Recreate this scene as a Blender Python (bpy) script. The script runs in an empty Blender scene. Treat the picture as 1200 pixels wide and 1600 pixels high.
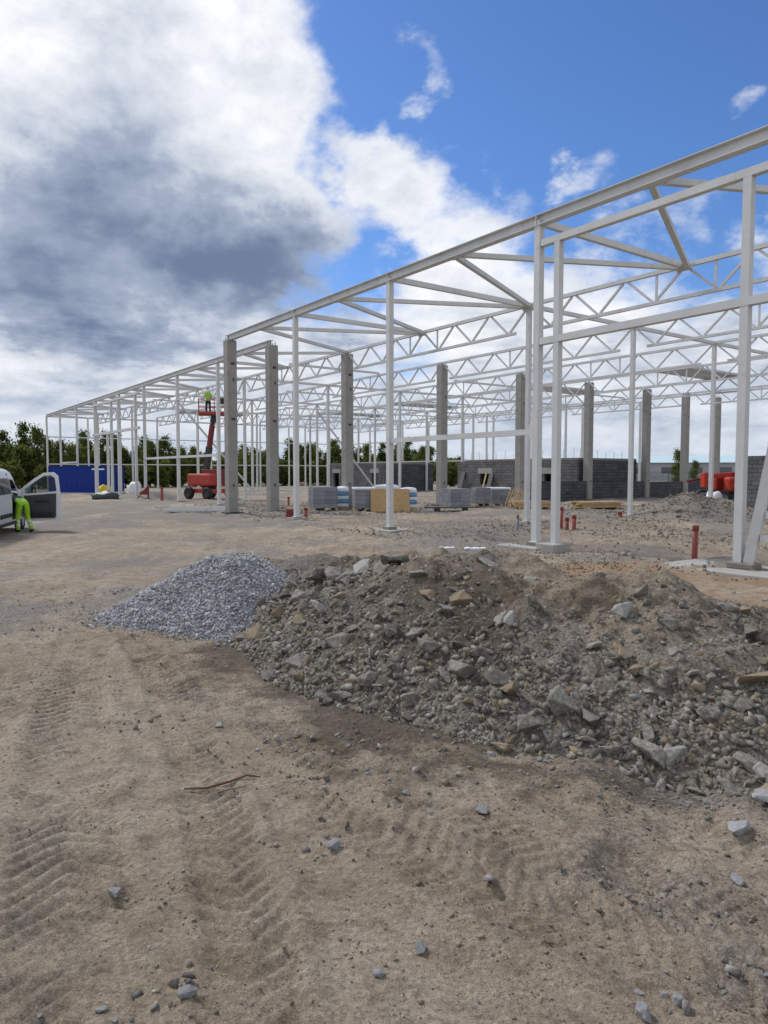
import bpy, bmesh, math, random
import numpy as np
from mathutils import Vector, Matrix, noise as mnoise

random.seed(7)
rng = np.random.default_rng(7)
scene = bpy.context.scene
COL = scene.collection
R = math.radians

# ------------------------------------------------------------------ camera
cam_d = bpy.data.cameras.new("camera")
cam_d.sensor_fit = 'HORIZONTAL'
cam_d.sensor_width = 36.0
cam_d.lens = 33.0
cam_d.clip_start = 0.1
cam_d.clip_end = 3000
cam = bpy.data.objects.new("camera", cam_d)
COL.objects.link(cam)
cam.location = (0, 0, 1.82)
cam.rotation_euler = (R(90 - 3.226), 0, 0)
scene.camera = cam

# ------------------------------------------------------------------ light and exposure
SUN_AZ, SUN_EL = -48.0, 46.0          # degrees, azimuth measured from +Y towards +X
SUN_STRENGTH, SUN_ANGLE = 2.3, 9.0
SKY_STRENGTH = 0.1
scene.view_settings.view_transform = 'Standard'
scene.view_settings.look = 'None'
scene.view_settings.exposure = 0.38
scene.view_settings.gamma = 1.0
scene.view_settings.use_curve_mapping = False
scene.cycles.max_bounces = 6
scene.cycles.transparent_max_bounces = 8

sun_d = bpy.data.lights.new("sun", 'SUN')
sun_d.energy = SUN_STRENGTH
sun_d.angle = R(SUN_ANGLE)
sun_d.color = (1.0, 0.95, 0.87)
sun = bpy.data.objects.new("sun", sun_d)
COL.objects.link(sun)
sd = Vector((math.sin(R(SUN_AZ)) * math.cos(R(SUN_EL)), math.cos(R(SUN_AZ)) * math.cos(R(SUN_EL)), math.sin(R(SUN_EL))))
sun.rotation_euler = sd.to_track_quat('Z', 'Y').to_euler()
sun.location = sd * 60


class NT:
    """small helper to write node trees"""
    def __init__(self, tree):
        self.t = tree
        tree.nodes.clear()
    def n(self, typ, **kw):
        nd = self.t.nodes.new(typ)
        ins = kw.pop('ins', {})
        for k, v in kw.items():
            setattr(nd, k, v)
        for k, v in ins.items():
            self.put(nd.inputs[k], v)
        return nd
    def put(self, sock, v):
        if isinstance(v, bpy.types.NodeSocket):
            self.t.links.new(v, sock)
        elif isinstance(v, bpy.types.Node):
            self.t.links.new(v.outputs[0], sock)
        else:
            sock.default_value = v
    def math(self, op, a, b=None, c=None, clamp=False):
        nd = self.n('ShaderNodeMath', operation=op, use_clamp=clamp)
        self.put(nd.inputs[0], a)
        if b is not None: self.put(nd.inputs[1], b)
        if c is not None: self.put(nd.inputs[2], c)
        return nd.outputs[0]
    def vmath(self, op, a, b=None, out=0):
        nd = self.n('ShaderNodeVectorMath', operation=op)
        self.put(nd.inputs[0], a)
        if b is not None:
            if op == 'SCALE': self.put(nd.inputs['Scale'], b)
            else: self.put(nd.inputs[1], b)
        return nd.outputs[out]
    def ramp(self, v, a, b, lo=0.0, hi=1.0, smooth=True):
        nd = self.n('ShaderNodeMapRange', interpolation_type='SMOOTHSTEP' if smooth else 'LINEAR')
        for i, q in enumerate((v, a, b, lo, hi)):
            self.put(nd.inputs[i], q)
        return nd.outputs[0]
    def mix(self, f, a, b, blend='MIX'):
        nd = self.n('ShaderNodeMix', data_type='RGBA', blend_type=blend)
        self.put(nd.inputs[0], f); self.put(nd.inputs[6], a); self.put(nd.inputs[7], b)
        return nd.outputs[2]
    def noise(self, vec, scale, detail=4, rough=0.55, dist=0.0, out=0):
        nd = self.n('ShaderNodeTexNoise')
        if vec is not None: self.put(nd.inputs['Vector'], vec)
        nd.inputs['Scale'].default_value = scale
        nd.inputs['Detail'].default_value = detail
        nd.inputs['Roughness'].default_value = rough
        nd.inputs['Distortion'].default_value = dist
        return nd.outputs[out]


def c4(c):
    return (c[0], c[1], c[2], 1.0)

# ------------------------------------------------------------------ sky with broken clouds
world = bpy.data.worlds.new("World")
scene.world = world
world.use_nodes = True
W = NT(world.node_tree)
dirv = W.n('ShaderNodeTexCoord').outputs['Generated']
sep = W.n('ShaderNodeSeparateXYZ', ins={0: dirv})
sx, sy, sz = sep.outputs
az = W.math('ARCTAN2', sx, sy)
el = W.math('ARCSINE', sz)
P0 = W.n('ShaderNodeCombineXYZ', ins={0: az, 1: el}).outputs[0]
nv = W.vmath('MULTIPLY', dirv, (1.0, 1.0, 1.55))
warpc = W.noise(nv, 5.0, 6, 0.55, out=1)
warp = W.vmath('SUBTRACT', warpc, (0.5, 0.5, 0.5))
warp2 = W.vmath('SUBTRACT', W.noise(nv, 17.0, 5, 0.6, out=1), (0.5, 0.5, 0.5))
P1 = W.vmath('ADD', W.vmath('ADD', P0, W.vmath('SCALE', warp, 0.19)), W.vmath('SCALE', warp2, 0.06))
PS = W.vmath('ADD', P0, W.vmath('SCALE', warp, 0.26))


def blob(P, a, e, rx, ry, w, rot=0.0, inner=0.15):
    m = W.n('ShaderNodeMapping', vector_type='TEXTURE')
    W.put(m.inputs['Vector'], P)
    m.inputs['Location'].default_value = (R(a), R(e), 0)
    m.inputs['Rotation'].default_value = (0, 0, R(rot))
    m.inputs['Scale'].default_value = (R(rx), R(ry), 1.0)
    d = W.vmath('MULTIPLY', m.outputs[0], (1, 1, 0))
    ln = W.vmath('LENGTH', d, out=1)
    return W.ramp(ln, inner, 1.0, w, 0.0)


def total(items):
    s = items[0]
    for q in items[1:]:
        s = W.math('ADD', s, q)
    return s

body = total([
    blob(P1, -23, 27, 21, 17, 1.15, 0, 0.45),
    blob(P1, -9, 31, 9.5, 12, 0.75),
    blob(P1, -22, 17, 23, 8, 1.15, 0, 0.4),
    blob(P1, -7.5, 18, 9, 6, 0.65, 20),
    blob(P1, 0.5, 22.5, 7, 5.5, 0.55, -15),
    blob(P1, 5.5, 18.5, 11, 7.5, 0.66, -25),
    blob(P1, 3.2, 29.2, 5.0, 3.4, 0.62, -30),
    blob(P1, 16.0, 22.6, 4.2, 2.6, 0.46, 10),
    blob(P1, 27.5, 24.4, 5.0, 2.4, 0.46, 10),
    blob(P1, 19, 17.8, 9, 4.2, 0.34, 5),
    blob(P1, 29, 16.5, 7, 4.2, 0.34, 5),
    blob(P1, 12, 12.5, 17, 6, 0.55),
    blob(P1, -22, 9.0, 24, 6, 0.7),
    blob(P1, -60, 38, 26, 20, 0.8),
    blob(P1, 75, 40, 26, 16, 0.6),
])
low = W.ramp(el, R(18), R(6), 0.0, 0.9)
behind = W.ramp(sy, 0.35, -0.2, 0.0, 0.75)  # unseen cloud behind the camera, added to make the sky fill less blue
nbig = W.math('SUBTRACT', W.noise(nv, 4.2, 9, 0.58), 0.5)
nfine = W.math('SUBTRACT', W.noise(nv, 13.0, 8, 0.62), 0.5)
nmid = W.math('SUBTRACT', W.noise(nv, 7.5, 9, 0.6, 0.6), 0.5)
dens = W.math('ADD', W.math('ADD', body, low), behind)
dens = W.math('ADD', dens, W.math('MULTIPLY', nbig, 2.0))
dens = W.math('ADD', dens, W.math('MULTIPLY', nfine, 1.0))
nedge = W.math('SUBTRACT', W.noise(nv, 34.0, 7, 0.62), 0.5)
dens = W.math('ADD', dens, W.math('MULTIPLY', nedge, 0.55))
alpha = W.ramp(dens, 0.20, 0.82)
grey_lo = total([
    blob(PS, -22, 14.8, 28, 9.5, 0.88, 0, 0.1),
    blob(PS, -10, 15, 10, 5.5, 0.45),
    blob(PS, -20.5, 25, 6.5, 13, 0.30, -22),
    blob(PS, -16, 20.0, 13, 9, 0.30, -30),
    blob(PS, 120, 30, 40, 20, 0.35),
    blob(PS, -140, 30, 40, 20, 0.35),
])
streak = W.noise(W.vmath('MULTIPLY', dirv, (3.0, 3.0, 11.0)), 2.4, 8, 0.62)
hgrey = W.math('MULTIPLY', W.ramp(streak, 0.34, 0.72), W.ramp(el, R(15), R(9), 0.0, 0.62))
shade = W.math('ADD', W.math('ADD', W.math('MULTIPLY', nmid, 0.8), W.math('MULTIPLY', nedge, 0.35)), W.math('MULTIPLY', nfine, 0.85))
grey = W.math('ADD', W.math('ADD', grey_lo, hgrey), W.math('ADD', shade, 0.10))
g1 = W.ramp(grey, -0.05, 0.75, 0.0, 1.0, False)
g2 = W.ramp(grey, 0.52, 1.42, 0.0, 1.0, True)
sky_tex = W.n('ShaderNodeTexSky', sky_type='NISHITA', sun_disc=False)
sky_tex.sun_elevation = R(SUN_EL)
sky_tex.sun_rotation = R(SUN_AZ)
sky_tex.air_density = 1.0
sky_tex.dust_density = 0.4
sky_tex.ozone_density = 2.5
K = 1.0 / SKY_STRENGTH
white = c4((0.76 * K, 0.77 * K, 0.795 * K))
midc = c4((0.325 * K, 0.38 * K, 0.48 * K))
dark = c4((0.125 * K, 0.165 * K, 0.265 * K))
ccol = W.mix(g2, W.mix(g1, white, midc), dark)
blue = W.mix(1.0, sky_tex.outputs[0], c4((0.53, 0.735, 1.04)), 'MULTIPLY')
hz = W.ramp(el, R(9), R(0), 0.0, 0.55)
final = W.mix(hz, W.mix(alpha, blue, ccol), c4((0.45 * K, 0.51 * K, 0.60 * K)))
bg = W.n('ShaderNodeBackground', ins={0: final, 1: SKY_STRENGTH})
out = W.n('ShaderNodeOutputWorld', ins={0: bg.outputs[0]})

# ------------------------------------------------------------------ helpers: numpy noise, mesh builder
_tab = rng.random((256, 256))


def vnoise(x, y, seed=0):
    x = np.asarray(x, float) + seed * 17.31
    y = np.asarray(y, float) + seed * 9.77
    xi = np.floor(x).astype(int); yi = np.floor(y).astype(int)
    fx = x - xi; fy = y - yi
    fx = fx * fx * (3 - 2 * fx); fy = fy * fy * (3 - 2 * fy)
    a = _tab[xi & 255, yi & 255]; b = _tab[(xi + 1) & 255, yi & 255]
    c = _tab[xi & 255, (yi + 1) & 255]; d = _tab[(xi + 1) & 255, (yi + 1) & 255]
    return (a * (1 - fx) + b * fx) * (1 - fy) + (c * (1 - fx) + d * fx) * fy


def fbm(x, y, sc, oct=4, seed=0, g=0.5):
    s = 0; a = 1; t = 0
    for i in range(oct):
        s = s + a * (vnoise(x * sc, y * sc, seed + i * 3) - 0.5)
        t += a; a *= g; sc *= 2.03
    return s / t * 2


def sstep(a, b, x):
    t = np.clip((x - a) / (b - a), 0, 1)
    return t * t * (3 - 2 * t)


def link(o, parent=None):
    COL.objects.link(o)
    if parent is not None:
        o.parent = parent
    return o


def tag(o, label=None, cat=None, group=None, kind=None):
    if label: o['label'] = label
    if cat: o['category'] = cat
    if group: o['group'] = group
    if kind: o['kind'] = kind
    elif cat: o['kind'] = 'thing'
    return o


def empty(name, loc=(0, 0, 0), rz=0.0, label=None, cat=None, group=None):
    o = bpy.data.objects.new(name, None)
    o.empty_display_size = 0.2
    link(o)
    o.location = loc
    o.rotation_euler = (0, 0, rz)
    return tag(o, label, cat, group)


def mesh_np(name, V, F, mats, smooth=False, midx=None):
    """fast mesh from numpy vertices and equal sized faces"""
    me = bpy.data.meshes.new(name)
    V = np.ascontiguousarray(V, dtype=np.float32); F = np.ascontiguousarray(F, dtype=np.int32)
    k = F.shape[1]
    me.vertices.add(len(V)); me.vertices.foreach_set('co', V.ravel())
    me.loops.add(F.size); me.loops.foreach_set('vertex_index', F.ravel())
    me.polygons.add(len(F))
    me.polygons.foreach_set('loop_start', np.arange(0, F.size, k, dtype=np.int32))
    me.polygons.foreach_set('loop_total', np.full(len(F), k, dtype=np.int32))
    if smooth:
        me.polygons.foreach_set('use_smooth', np.ones(len(F), dtype=bool))
    for m in (mats if isinstance(mats, (list, tuple)) else [mats]):
        me.materials.append(m)
    if midx is not None:
        me.polygons.foreach_set('material_index', np.ascontiguousarray(midx, dtype=np.int32))
    me.update(calc_edges=True)
    return me


class MB:
    def __init__(self):
        self.v = []; self.f = []
    def raw(self, vs, fs):
        b = len(self.v)
        self.v += [tuple(p) for p in vs]
        self.f += [tuple(i + b for i in q) for q in fs]
        return self
    def hexa(self, p):
        return self.raw(p, [(0, 3, 2, 1), (4, 5, 6, 7), (0, 1, 5, 4), (1, 2, 6, 5), (2, 3, 7, 6), (3, 0, 4, 7)])
    def box(self, x0, x1, y0, y1, z0, z1):
        return self.hexa([(x0, y0, z0), (x1, y0, z0), (x1, y1, z0), (x0, y1, z0), (x0, y0, z1), (x1, y0, z1), (x1, y1, z1), (x0, y1, z1)])
    def bar(self, a, b, w, h=None, up=(0, 0, 1)):
        h = w if h is None else h
        a = Vector(a); b = Vector(b); d = (b - a).normalized()
        up = Vector(up)
        if abs(d.dot(up)) > 0.99: up = Vector((1, 0, 0))
        s = d.cross(up).normalized(); u = s.cross(d).normalized()
        s = s * (w / 2); u = u * (h / 2)
        return self.hexa([a - s - u, a + s - u, b + s - u, b - s - u, a - s + u, a + s + u, b + s + u, b - s + u])
    def cyl(self, a, b, r0, r1=None, n=12, cap=True):
        r1 = r0 if r1 is None else r1
        a = Vector(a); b = Vector(b); d = (b - a).normalized()
        up = Vector((0, 0, 1)) if abs(d.z) < 0.95 else Vector((1, 0, 0))
        s = d.cross(up).normalized(); u = s.cross(d).normalized()
        vs = []
        for p, r in ((a, r0), (b, r1)):
            for i in range(n):
                t = 2 * math.pi * i / n
                vs.append(p + s * (r * math.cos(t)) + u * (r * math.sin(t)))
        fs = [(i, (i + 1) % n, n + (i + 1) % n, n + i) for i in range(n)]
        if cap:
            fs += [tuple(range(n - 1, -1, -1)), tuple(range(n, 2 * n))]
        return self.raw(vs, fs)
    def tube(self, pts, r, n=8):
        pts = [Vector(p) for p in pts]
        vs = []; fs = []
        for k, p in enumerate(pts):
            d = (pts[min(k + 1, len(pts) - 1)] - pts[max(k - 1, 0)]).normalized()
            up = Vector((0, 0, 1)) if abs(d.z) < 0.95 else Vector((1, 0, 0))
            s = d.cross(up).normalized(); u = s.cross(d).normalized()
            rr = r[k] if isinstance(r, (list, tuple)) else r
            for i in range(n):
                t = 2 * math.pi * i / n
                vs.append(p + s * (rr * math.cos(t)) + u * (rr * math.sin(t)))
        for k in range(len(pts) - 1):
            for i in range(n):
                fs.append((k * n + i, k * n + (i + 1) % n, (k + 1) * n + (i + 1) % n, (k + 1) * n + i))
        fs += [tuple(range(n - 1, -1, -1)), tuple(range((len(pts) - 1) * n, len(pts) * n))]
        return self.raw(vs, fs)
    def lathe(self, prof, c=(0, 0, 0), axis='x', n=20):
        """prof: list of (along, radius); axis along x"""
        vs = []; fs = []
        for (h, r) in prof:
            for i in range(n):
                t = 2 * math.pi * i / n
                q = (h, r * math.cos(t), r * math.sin(t)) if axis == 'x' else (r * math.cos(t), r * math.sin(t), h)
                vs.append((q[0] + c[0], q[1] + c[1], q[2] + c[2]))
        for k in range(len(prof) - 1):
            for i in range(n):
                fs.append((k * n + i, k * n + (i + 1) % n, (k + 1) * n + (i + 1) % n, (k + 1) * n + i))
        return self.raw(vs, fs)
    def ibeam(self, a, b, w, h, tf=0.018, tw=0.014):
        a = Vector(a); b = Vector(b); d = (b - a).normalized()
        up = Vector((0, 0, 1)); s = d.cross(up).normalized()
        for off, ww, hh in ((h / 2 - tf / 2, w, tf), (-h / 2 + tf / 2, w, tf)):
            self.bar(a + up * off, b + up * off, ww, hh)
        self.bar(a, b, tw, h - 2 * tf - 0.002)
        return self
    def mesh(self, name, mat, smooth=False):
        me = bpy.data.meshes.new(name)
        me.from_pydata(self.v, [], self.f)
        for m in (mat if isinstance(mat, (list, tuple)) else [mat]):
            me.materials.append(m)
        bm = bmesh.new(); bm.from_mesh(me)
        bmesh.ops.recalc_face_normals(bm, faces=bm.faces)
        bm.to_mesh(me); bm.free()
        if smooth:
            for p in me.polygons: p.use_smooth = True
        return me
    def build(self, name, mat, parent=None, smooth=False, bevel=0.0):
        o = bpy.data.objects.new(name, self.mesh(name, mat, smooth))
        link(o, parent)
        if bevel:
            md = o.modifiers.new('bevel', 'BEVEL'); md.width = bevel; md.segments = 2; md.limit_method = 'ANGLE'
        return o


def inst(name, me, parent=None, loc=(0, 0, 0), rot=(0, 0, 0), sc=None):
    o = bpy.data.objects.new(name, me)
    link(o, parent)
    o.location = loc; o.rotation_euler = rot
    if sc is not None: o.scale = sc
    return o

# ------------------------------------------------------------------ materials
MATS = {}


def mat(name, color, rough=0.7, metal=0.0, var=0.12, scale=6.0, bump=0.0, bscale=40.0, spec=0.5, dirt=None, dscale=1.5, dlo=0.52, dhi=0.75, coord='Object', rnd=0.0, island=False, detail=5, bdist=0.02):
    m = bpy.data.materials.new(name); m.use_nodes = True
    T = NT(m.node_tree)
    co = T.n('ShaderNodeTexCoord').outputs[coord]
    nz = T.noise(co, scale, detail, 0.6)
    k = T.ramp(nz, 0.25, 0.75, 1 - var, 1 + var, False)
    col = T.mix(1.0, c4(color), T.n('ShaderNodeCombineColor', ins={0: k, 1: k, 2: k}).outputs[0], 'MULTIPLY')
    if rnd:
        src = T.n('ShaderNodeNewGeometry').outputs['Random Per Island'] if island else T.n('ShaderNodeObjectInfo').outputs['Random']
        k2 = T.ramp(src, 0, 1, 1 - rnd, 1 + rnd, False)
        col = T.mix(1.0, col, T.n('ShaderNodeCombineColor', ins={0: k2, 1: k2, 2: k2}).outputs[0], 'MULTIPLY')
    if dirt is not None:
        dm = T.ramp(T.noise(co, dscale, 6, 0.65), dlo, dhi)
        col = T.mix(dm, col, c4(dirt))
    b = T.n('ShaderNodeBsdfPrincipled', ins={'Base Color': col, 'Roughness': rough, 'Metallic': metal, 'Specular IOR Level': spec})
    if bump:
        bn = T.n('ShaderNodeBump', ins={'Height': T.noise(co, bscale, 6, 0.6), 'Strength': bump, 'Distance': bdist})
        T.put(b.inputs['Normal'], bn.outputs[0])
    T.n('ShaderNodeOutputMaterial', ins={0: b.outputs[0]})
    MATS[name] = m
    return m

mat('steel_paint', (0.56, 0.57, 0.56), 0.5, var=0.10, scale=1.2, dirt=(0.36, 0.345, 0.31), dscale=2.6, dlo=0.54, dhi=0.85)
mat('galvanised', (0.45, 0.47, 0.5), 0.45, 0.3, var=0.15)
mat('concrete_column', (0.28, 0.27, 0.25), 0.9, var=0.16, scale=2.5, bump=0.25, bscale=25, dirt=(0.19, 0.18, 0.165), dscale=1.3, dlo=0.5, dhi=0.8)
mat('concrete_pad', (0.34, 0.33, 0.31), 0.9, var=0.15, scale=3, bump=0.3, bscale=30, dirt=(0.3, 0.25, 0.2), dscale=2.0)
mat('grout', (0.2, 0.18, 0.155), 0.95, var=0.2, bump=0.4)
mat('black_rubber', (0.018, 0.018, 0.02), 0.75, var=0.2)
mat('pipe_orange', (0.22, 0.035, 0.02), 0.45, var=0.1, dirt=(0.3, 0.2, 0.15), dscale=3)
mat('pipe_grey', (0.16, 0.17, 0.19), 0.5)
mat('red_paint', (0.42, 0.036, 0.016), 0.4, var=0.1, dirt=(0.28, 0.07, 0.05), dscale=3)
mat('dark_red_paint', (0.17, 0.016, 0.013), 0.45, var=0.15)
mat('dark_metal', (0.035, 0.035, 0.038), 0.5, var=0.2)
mat('van_white', (0.72, 0.73, 0.75), 0.28, var=0.03, dirt=(0.5, 0.47, 0.43), dscale=2, dlo=0.6, dhi=0.95)
mat('van_trim', (0.02, 0.02, 0.023), 0.6)
mat('door_lining', (0.05, 0.052, 0.056), 0.65)
mat('seat_cloth', (0.05, 0.045, 0.05), 0.9)
mat('rim_metal', (0.35, 0.36, 0.38), 0.4, 0.6)
mat('blue_container', (0.008, 0.03, 0.22), 0.6, var=0.1, spec=0.2)
mat('timber', (0.46, 0.33, 0.18), 0.85, var=0.25, scale=5, rnd=0.2, dirt=(0.3, 0.2, 0.11), dscale=2)
mat('wrap_blue', (0.12, 0.28, 0.48), 0.35, var=0.2)
mat('wrap_white', (0.7, 0.72, 0.74), 0.4, var=0.15, scale=4)
mat('plywood_dark', (0.045, 0.045, 0.045), 0.6, var=0.2)
mat('yellow_sack', (0.62, 0.46, 0.02), 0.6, var=0.15)
mat('sack_dark', (0.02, 0.035, 0.04), 0.5, var=0.2)
mat('bark', (0.10, 0.085, 0.07), 0.95, var=0.3)
mat('far_wall', (0.33, 0.35, 0.37), 0.8)
mat('far_roof', (0.5, 0.64, 0.66), 0.6)
mat('fence_green', (0.02, 0.045, 0.03), 0.6)
mat('hi_vis', (0.30, 0.58, 0.02), 0.7, var=0.1, scale=8)
mat('reflective', (0.6, 0.6, 0.58), 0.4)
mat('navy_cloth', (0.02, 0.025, 0.045), 0.9)
mat('skin', (0.5, 0.3, 0.21), 0.6)
mat('helmet', (0.75, 0.76, 0.74), 0.35)
mat('twig', (0.12, 0.05, 0.03), 0.8)
mat('sheet_steel', (0.6, 0.62, 0.64), 0.4, 0.2)
mat('film', (0.78, 0.82, 0.88), 0.3)


def stone_mat(name, base, alt, rnd, island, bscale=30, ochre=0.0):
    m = bpy.data.materials.new(name); m.use_nodes = True
    T = NT(m.node_tree)
    co = T.n('ShaderNodeTexCoord').outputs['Object']
    src = T.n('ShaderNodeNewGeometry').outputs['Random Per Island'] if island else T.n('ShaderNodeObjectInfo').outputs['Random']
    nz = T.noise(co, 9.0, 6, 0.65)
    col = T.mix(T.ramp(nz, 0.38, 0.66), c4(base), c4(alt))
    k2 = T.ramp(src, 0, 1, 1 - rnd, 1 + rnd, False)
    col = T.mix(1.0, col, T.n('ShaderNodeCombineColor', ins={0: k2, 1: k2, 2: k2}).outputs[0], 'MULTIPLY')
    if ochre:
        r2 = T.math('FRACT', T.math('MULTIPLY', src, 37.7))
        col = T.mix(T.ramp(r2, 1 - ochre, 1 - ochre * 0.4, 0, 0.55), col, c4((0.27, 0.19, 0.10)))
        r3 = T.math('FRACT', T.math('MULTIPLY', src, 91.3))
        col = T.mix(T.ramp(r3, 0.90, 0.98, 0, 0.6), col, c4((0.36, 0.355, 0.34)))
    b = T.n('ShaderNodeBsdfPrincipled', ins={'Base Color': col, 'Roughness': 0.9, 'Specular IOR Level': 0.3})
    h = T.math('ADD', T.noise(co, bscale, 7, 0.65), T.math('MULTIPLY', T.noise(co, bscale * 4, 4, 0.6), 0.4))
    bn = T.n('ShaderNodeBump', ins={'Height': h, 'Strength': 0.6, 'Distance': 0.02})
    T.put(b.inputs['Normal'], bn.outputs[0])
    T.n('ShaderNodeOutputMaterial', ins={0: b.outputs[0]})
    MATS[name] = m

stone_mat('rubble_rock', (0.15, 0.14, 0.118), (0.27, 0.255, 0.22), 0.28, False, 7, 0.2)
stone_mat('rubble_small', (0.17, 0.155, 0.13), (0.25, 0.235, 0.20), 0.35, True, 30, 0.16)
stone_mat('gravel_stone', (0.31, 0.317, 0.33), (0.44, 0.447, 0.46), 0.42, True, 40)
stone_mat('pebble', (0.20, 0.18, 0.155), (0.32, 0.31, 0.30), 0.45, True, 60, 0.15)
stone_mat('clod', (0.21, 0.155, 0.11), (0.29, 0.225, 0.17), 0.35, True, 60)
stone_mat('pale_stone', (0.26, 0.265, 0.27), (0.36, 0.36, 0.355), 0.2, False, 26)


def soil_mat(name, heap=False):
    """earth, coloured by the soil kinds stored on the mesh: R grey gravel, G orange sand, B moist dark earth, A pale dust"""
    m = bpy.data.materials.new(name); m.use_nodes = True
    T = NT(m.node_tree)
    co = T.n('ShaderNodeTexCoord').outputs['Object']
    at = T.n('ShaderNodeAttribute', attribute_name='soil')
    sp = T.n('ShaderNodeSeparateColor', ins={0: at.outputs['Color']})
    big = T.noise(co, 0.7, 6, 0.6)
    mid = T.noise(co, 4.5, 7, 0.65)
    fin = T.noise(co, 38, 6, 0.7)
    grit = T.noise(co, 160, 3, 0.6)
    col = T.mix(T.ramp(big, 0.3, 0.7), c4((0.325, 0.258, 0.185)), c4((0.44, 0.37, 0.285)))
    col = T.mix(T.ramp(mid, 0.44, 0.70, 0, 0.75), col, c4((0.205, 0.158, 0.108)))
    grav = T.mix(T.ramp(fin, 0.35, 0.65), c4((0.14, 0.128, 0.112)), c4((0.34, 0.32, 0.295)))
    grav = T.mix(0.35, grav, c4((0.26, 0.21, 0.16)))
    def mask(s, lo=0.25, hi=0.75):
        q = T.math('ADD', s, T.math('MULTIPLY', T.math('SUBTRACT', mid, 0.5), 0.9))
        return T.ramp(q, lo, hi)
    col = T.mix(mask(sp.outputs[0]), col, grav)
    col = T.mix(mask(sp.outputs[1]), col, c4((0.33, 0.215, 0.125)))
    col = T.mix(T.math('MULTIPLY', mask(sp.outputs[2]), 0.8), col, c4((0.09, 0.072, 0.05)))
    col = T.mix(T.math('MULTIPLY', mask(at.outputs['Alpha'], 0.3, 0.8), 0.55), col, c4((0.50, 0.455, 0.395)))
    crust = T.noise(T.vmath('MULTIPLY', co, (1.0, 2.2, 1.0)), 14, 6, 0.7, 0.8)
    col = T.mix(T.ramp(crust, 0.54, 0.72, 0, 0.5), col, c4((0.15, 0.118, 0.085)))
    col = T.mix(T.ramp(crust, 0.42, 0.28, 0, 0.35), col, c4((0.42, 0.37, 0.31)))
    k = T.ramp(fin, 0.3, 0.7, 0.62, 1.38, False)
    k = T.math('MULTIPLY', k, T.ramp(grit, 0.3, 0.7, 0.7, 1.3, False))
    col = T.mix(1.0, col, T.n('ShaderNodeCombineColor', ins={0: k, 1: k, 2: k}).outputs[0], 'MULTIPLY')
    b = T.n('ShaderNodeBsdfPrincipled', ins={'Base Color': col, 'Roughness': 0.95, 'Specular IOR Level': 0.2})
    h = T.math('ADD', T.math('SUBTRACT', T.math('MULTIPLY', mid, 1.2), T.math('MULTIPLY', crust, 0.8)), T.math('ADD', T.math('MULTIPLY', fin, 0.75), T.math('MULTIPLY', grit, 0.30)))
    bn = T.n('ShaderNodeBump', ins={'Height': h, 'Strength': 1.0, 'Distance': 0.05 if heap else 0.035})
    T.put(b.inputs['Normal'], bn.outputs[0])
    T.n('ShaderNodeOutputMaterial', ins={0: b.outputs[0]})
    MATS[name] = m

soil_mat('soil')
soil_mat('heap_soil', True)


def block_mat(name, c1, c2, mortar):
    m = bpy.data.materials.new(name); m.use_nodes = True
    T = NT(m.node_tree)
    co = T.n('ShaderNodeTexCoord').outputs['Object']
    s = T.n('ShaderNodeSeparateXYZ', ins={0: co})
    v = T.n('ShaderNodeCombineXYZ', ins={0: T.math('ADD', s.outputs[0], s.outputs[1]), 1: s.outputs[2]}).outputs[0]
    bt = T.n('ShaderNodeTexBrick', ins={'Vector': v, 'Color1': c4(c1), 'Color2': c4(c2), 'Mortar': c4(mortar), 'Scale': 1.0, 'Mortar Size': 0.012, 'Brick Width': 0.5, 'Row Height': 0.2})
    nz = T.ramp(T.noise(co, 1.2, 6, 0.6), 0.3, 0.7, 0.75, 1.25, False)
    col = T.mix(1.0, bt.outputs[0], T.n('ShaderNodeCombineColor', ins={0: nz, 1: nz, 2: nz}).outputs[0], 'MULTIPLY')
    b = T.n('ShaderNodeBsdfPrincipled', ins={'Base Color': col, 'Roughness': 0.95, 'Specular IOR Level': 0.2})
    bn = T.n('ShaderNodeBump', ins={'Height': T.math('SUBTRACT', 1.0, bt.outputs['Fac']), 'Strength': 0.8, 'Distance': 0.02})
    T.put(b.inputs['Normal'], bn.outputs[0])
    T.n('ShaderNodeOutputMaterial', ins={0: b.outputs[0]})
    MATS[name] = m

block_mat('block_wall', (0.115, 0.115, 0.118), (0.17, 0.17, 0.172), (0.05, 0.05, 0.052))
block_mat('block_wall_dark', (0.065, 0.07, 0.08), (0.095, 0.10, 0.11), (0.035, 0.037, 0.042))
block_mat('block_pallet', (0.17, 0.18, 0.205), (0.22, 0.23, 0.255), (0.09, 0.095, 0.105))


def osb_mat():
    m = bpy.data.materials.new('osb'); m.use_nodes = True
    T = NT(m.node_tree)
    co = T.n('ShaderNodeTexCoord').outputs['Object']
    vo = T.n('ShaderNodeTexVoronoi', ins={'Vector': T.vmath('MULTIPLY', co, (1, 1, 2.2)), 'Scale': 14.0})
    col = T.mix(vo.outputs['Color'], c4((0.38, 0.23, 0.10)), c4((0.52, 0.36, 0.18)))
    b = T.n('ShaderNodeBsdfPrincipled', ins={'Base Color': col, 'Roughness': 0.75})
    T.n('ShaderNodeOutputMaterial', ins={0: b.outputs[0]})
    MATS['osb'] = m
osb_mat()


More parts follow.
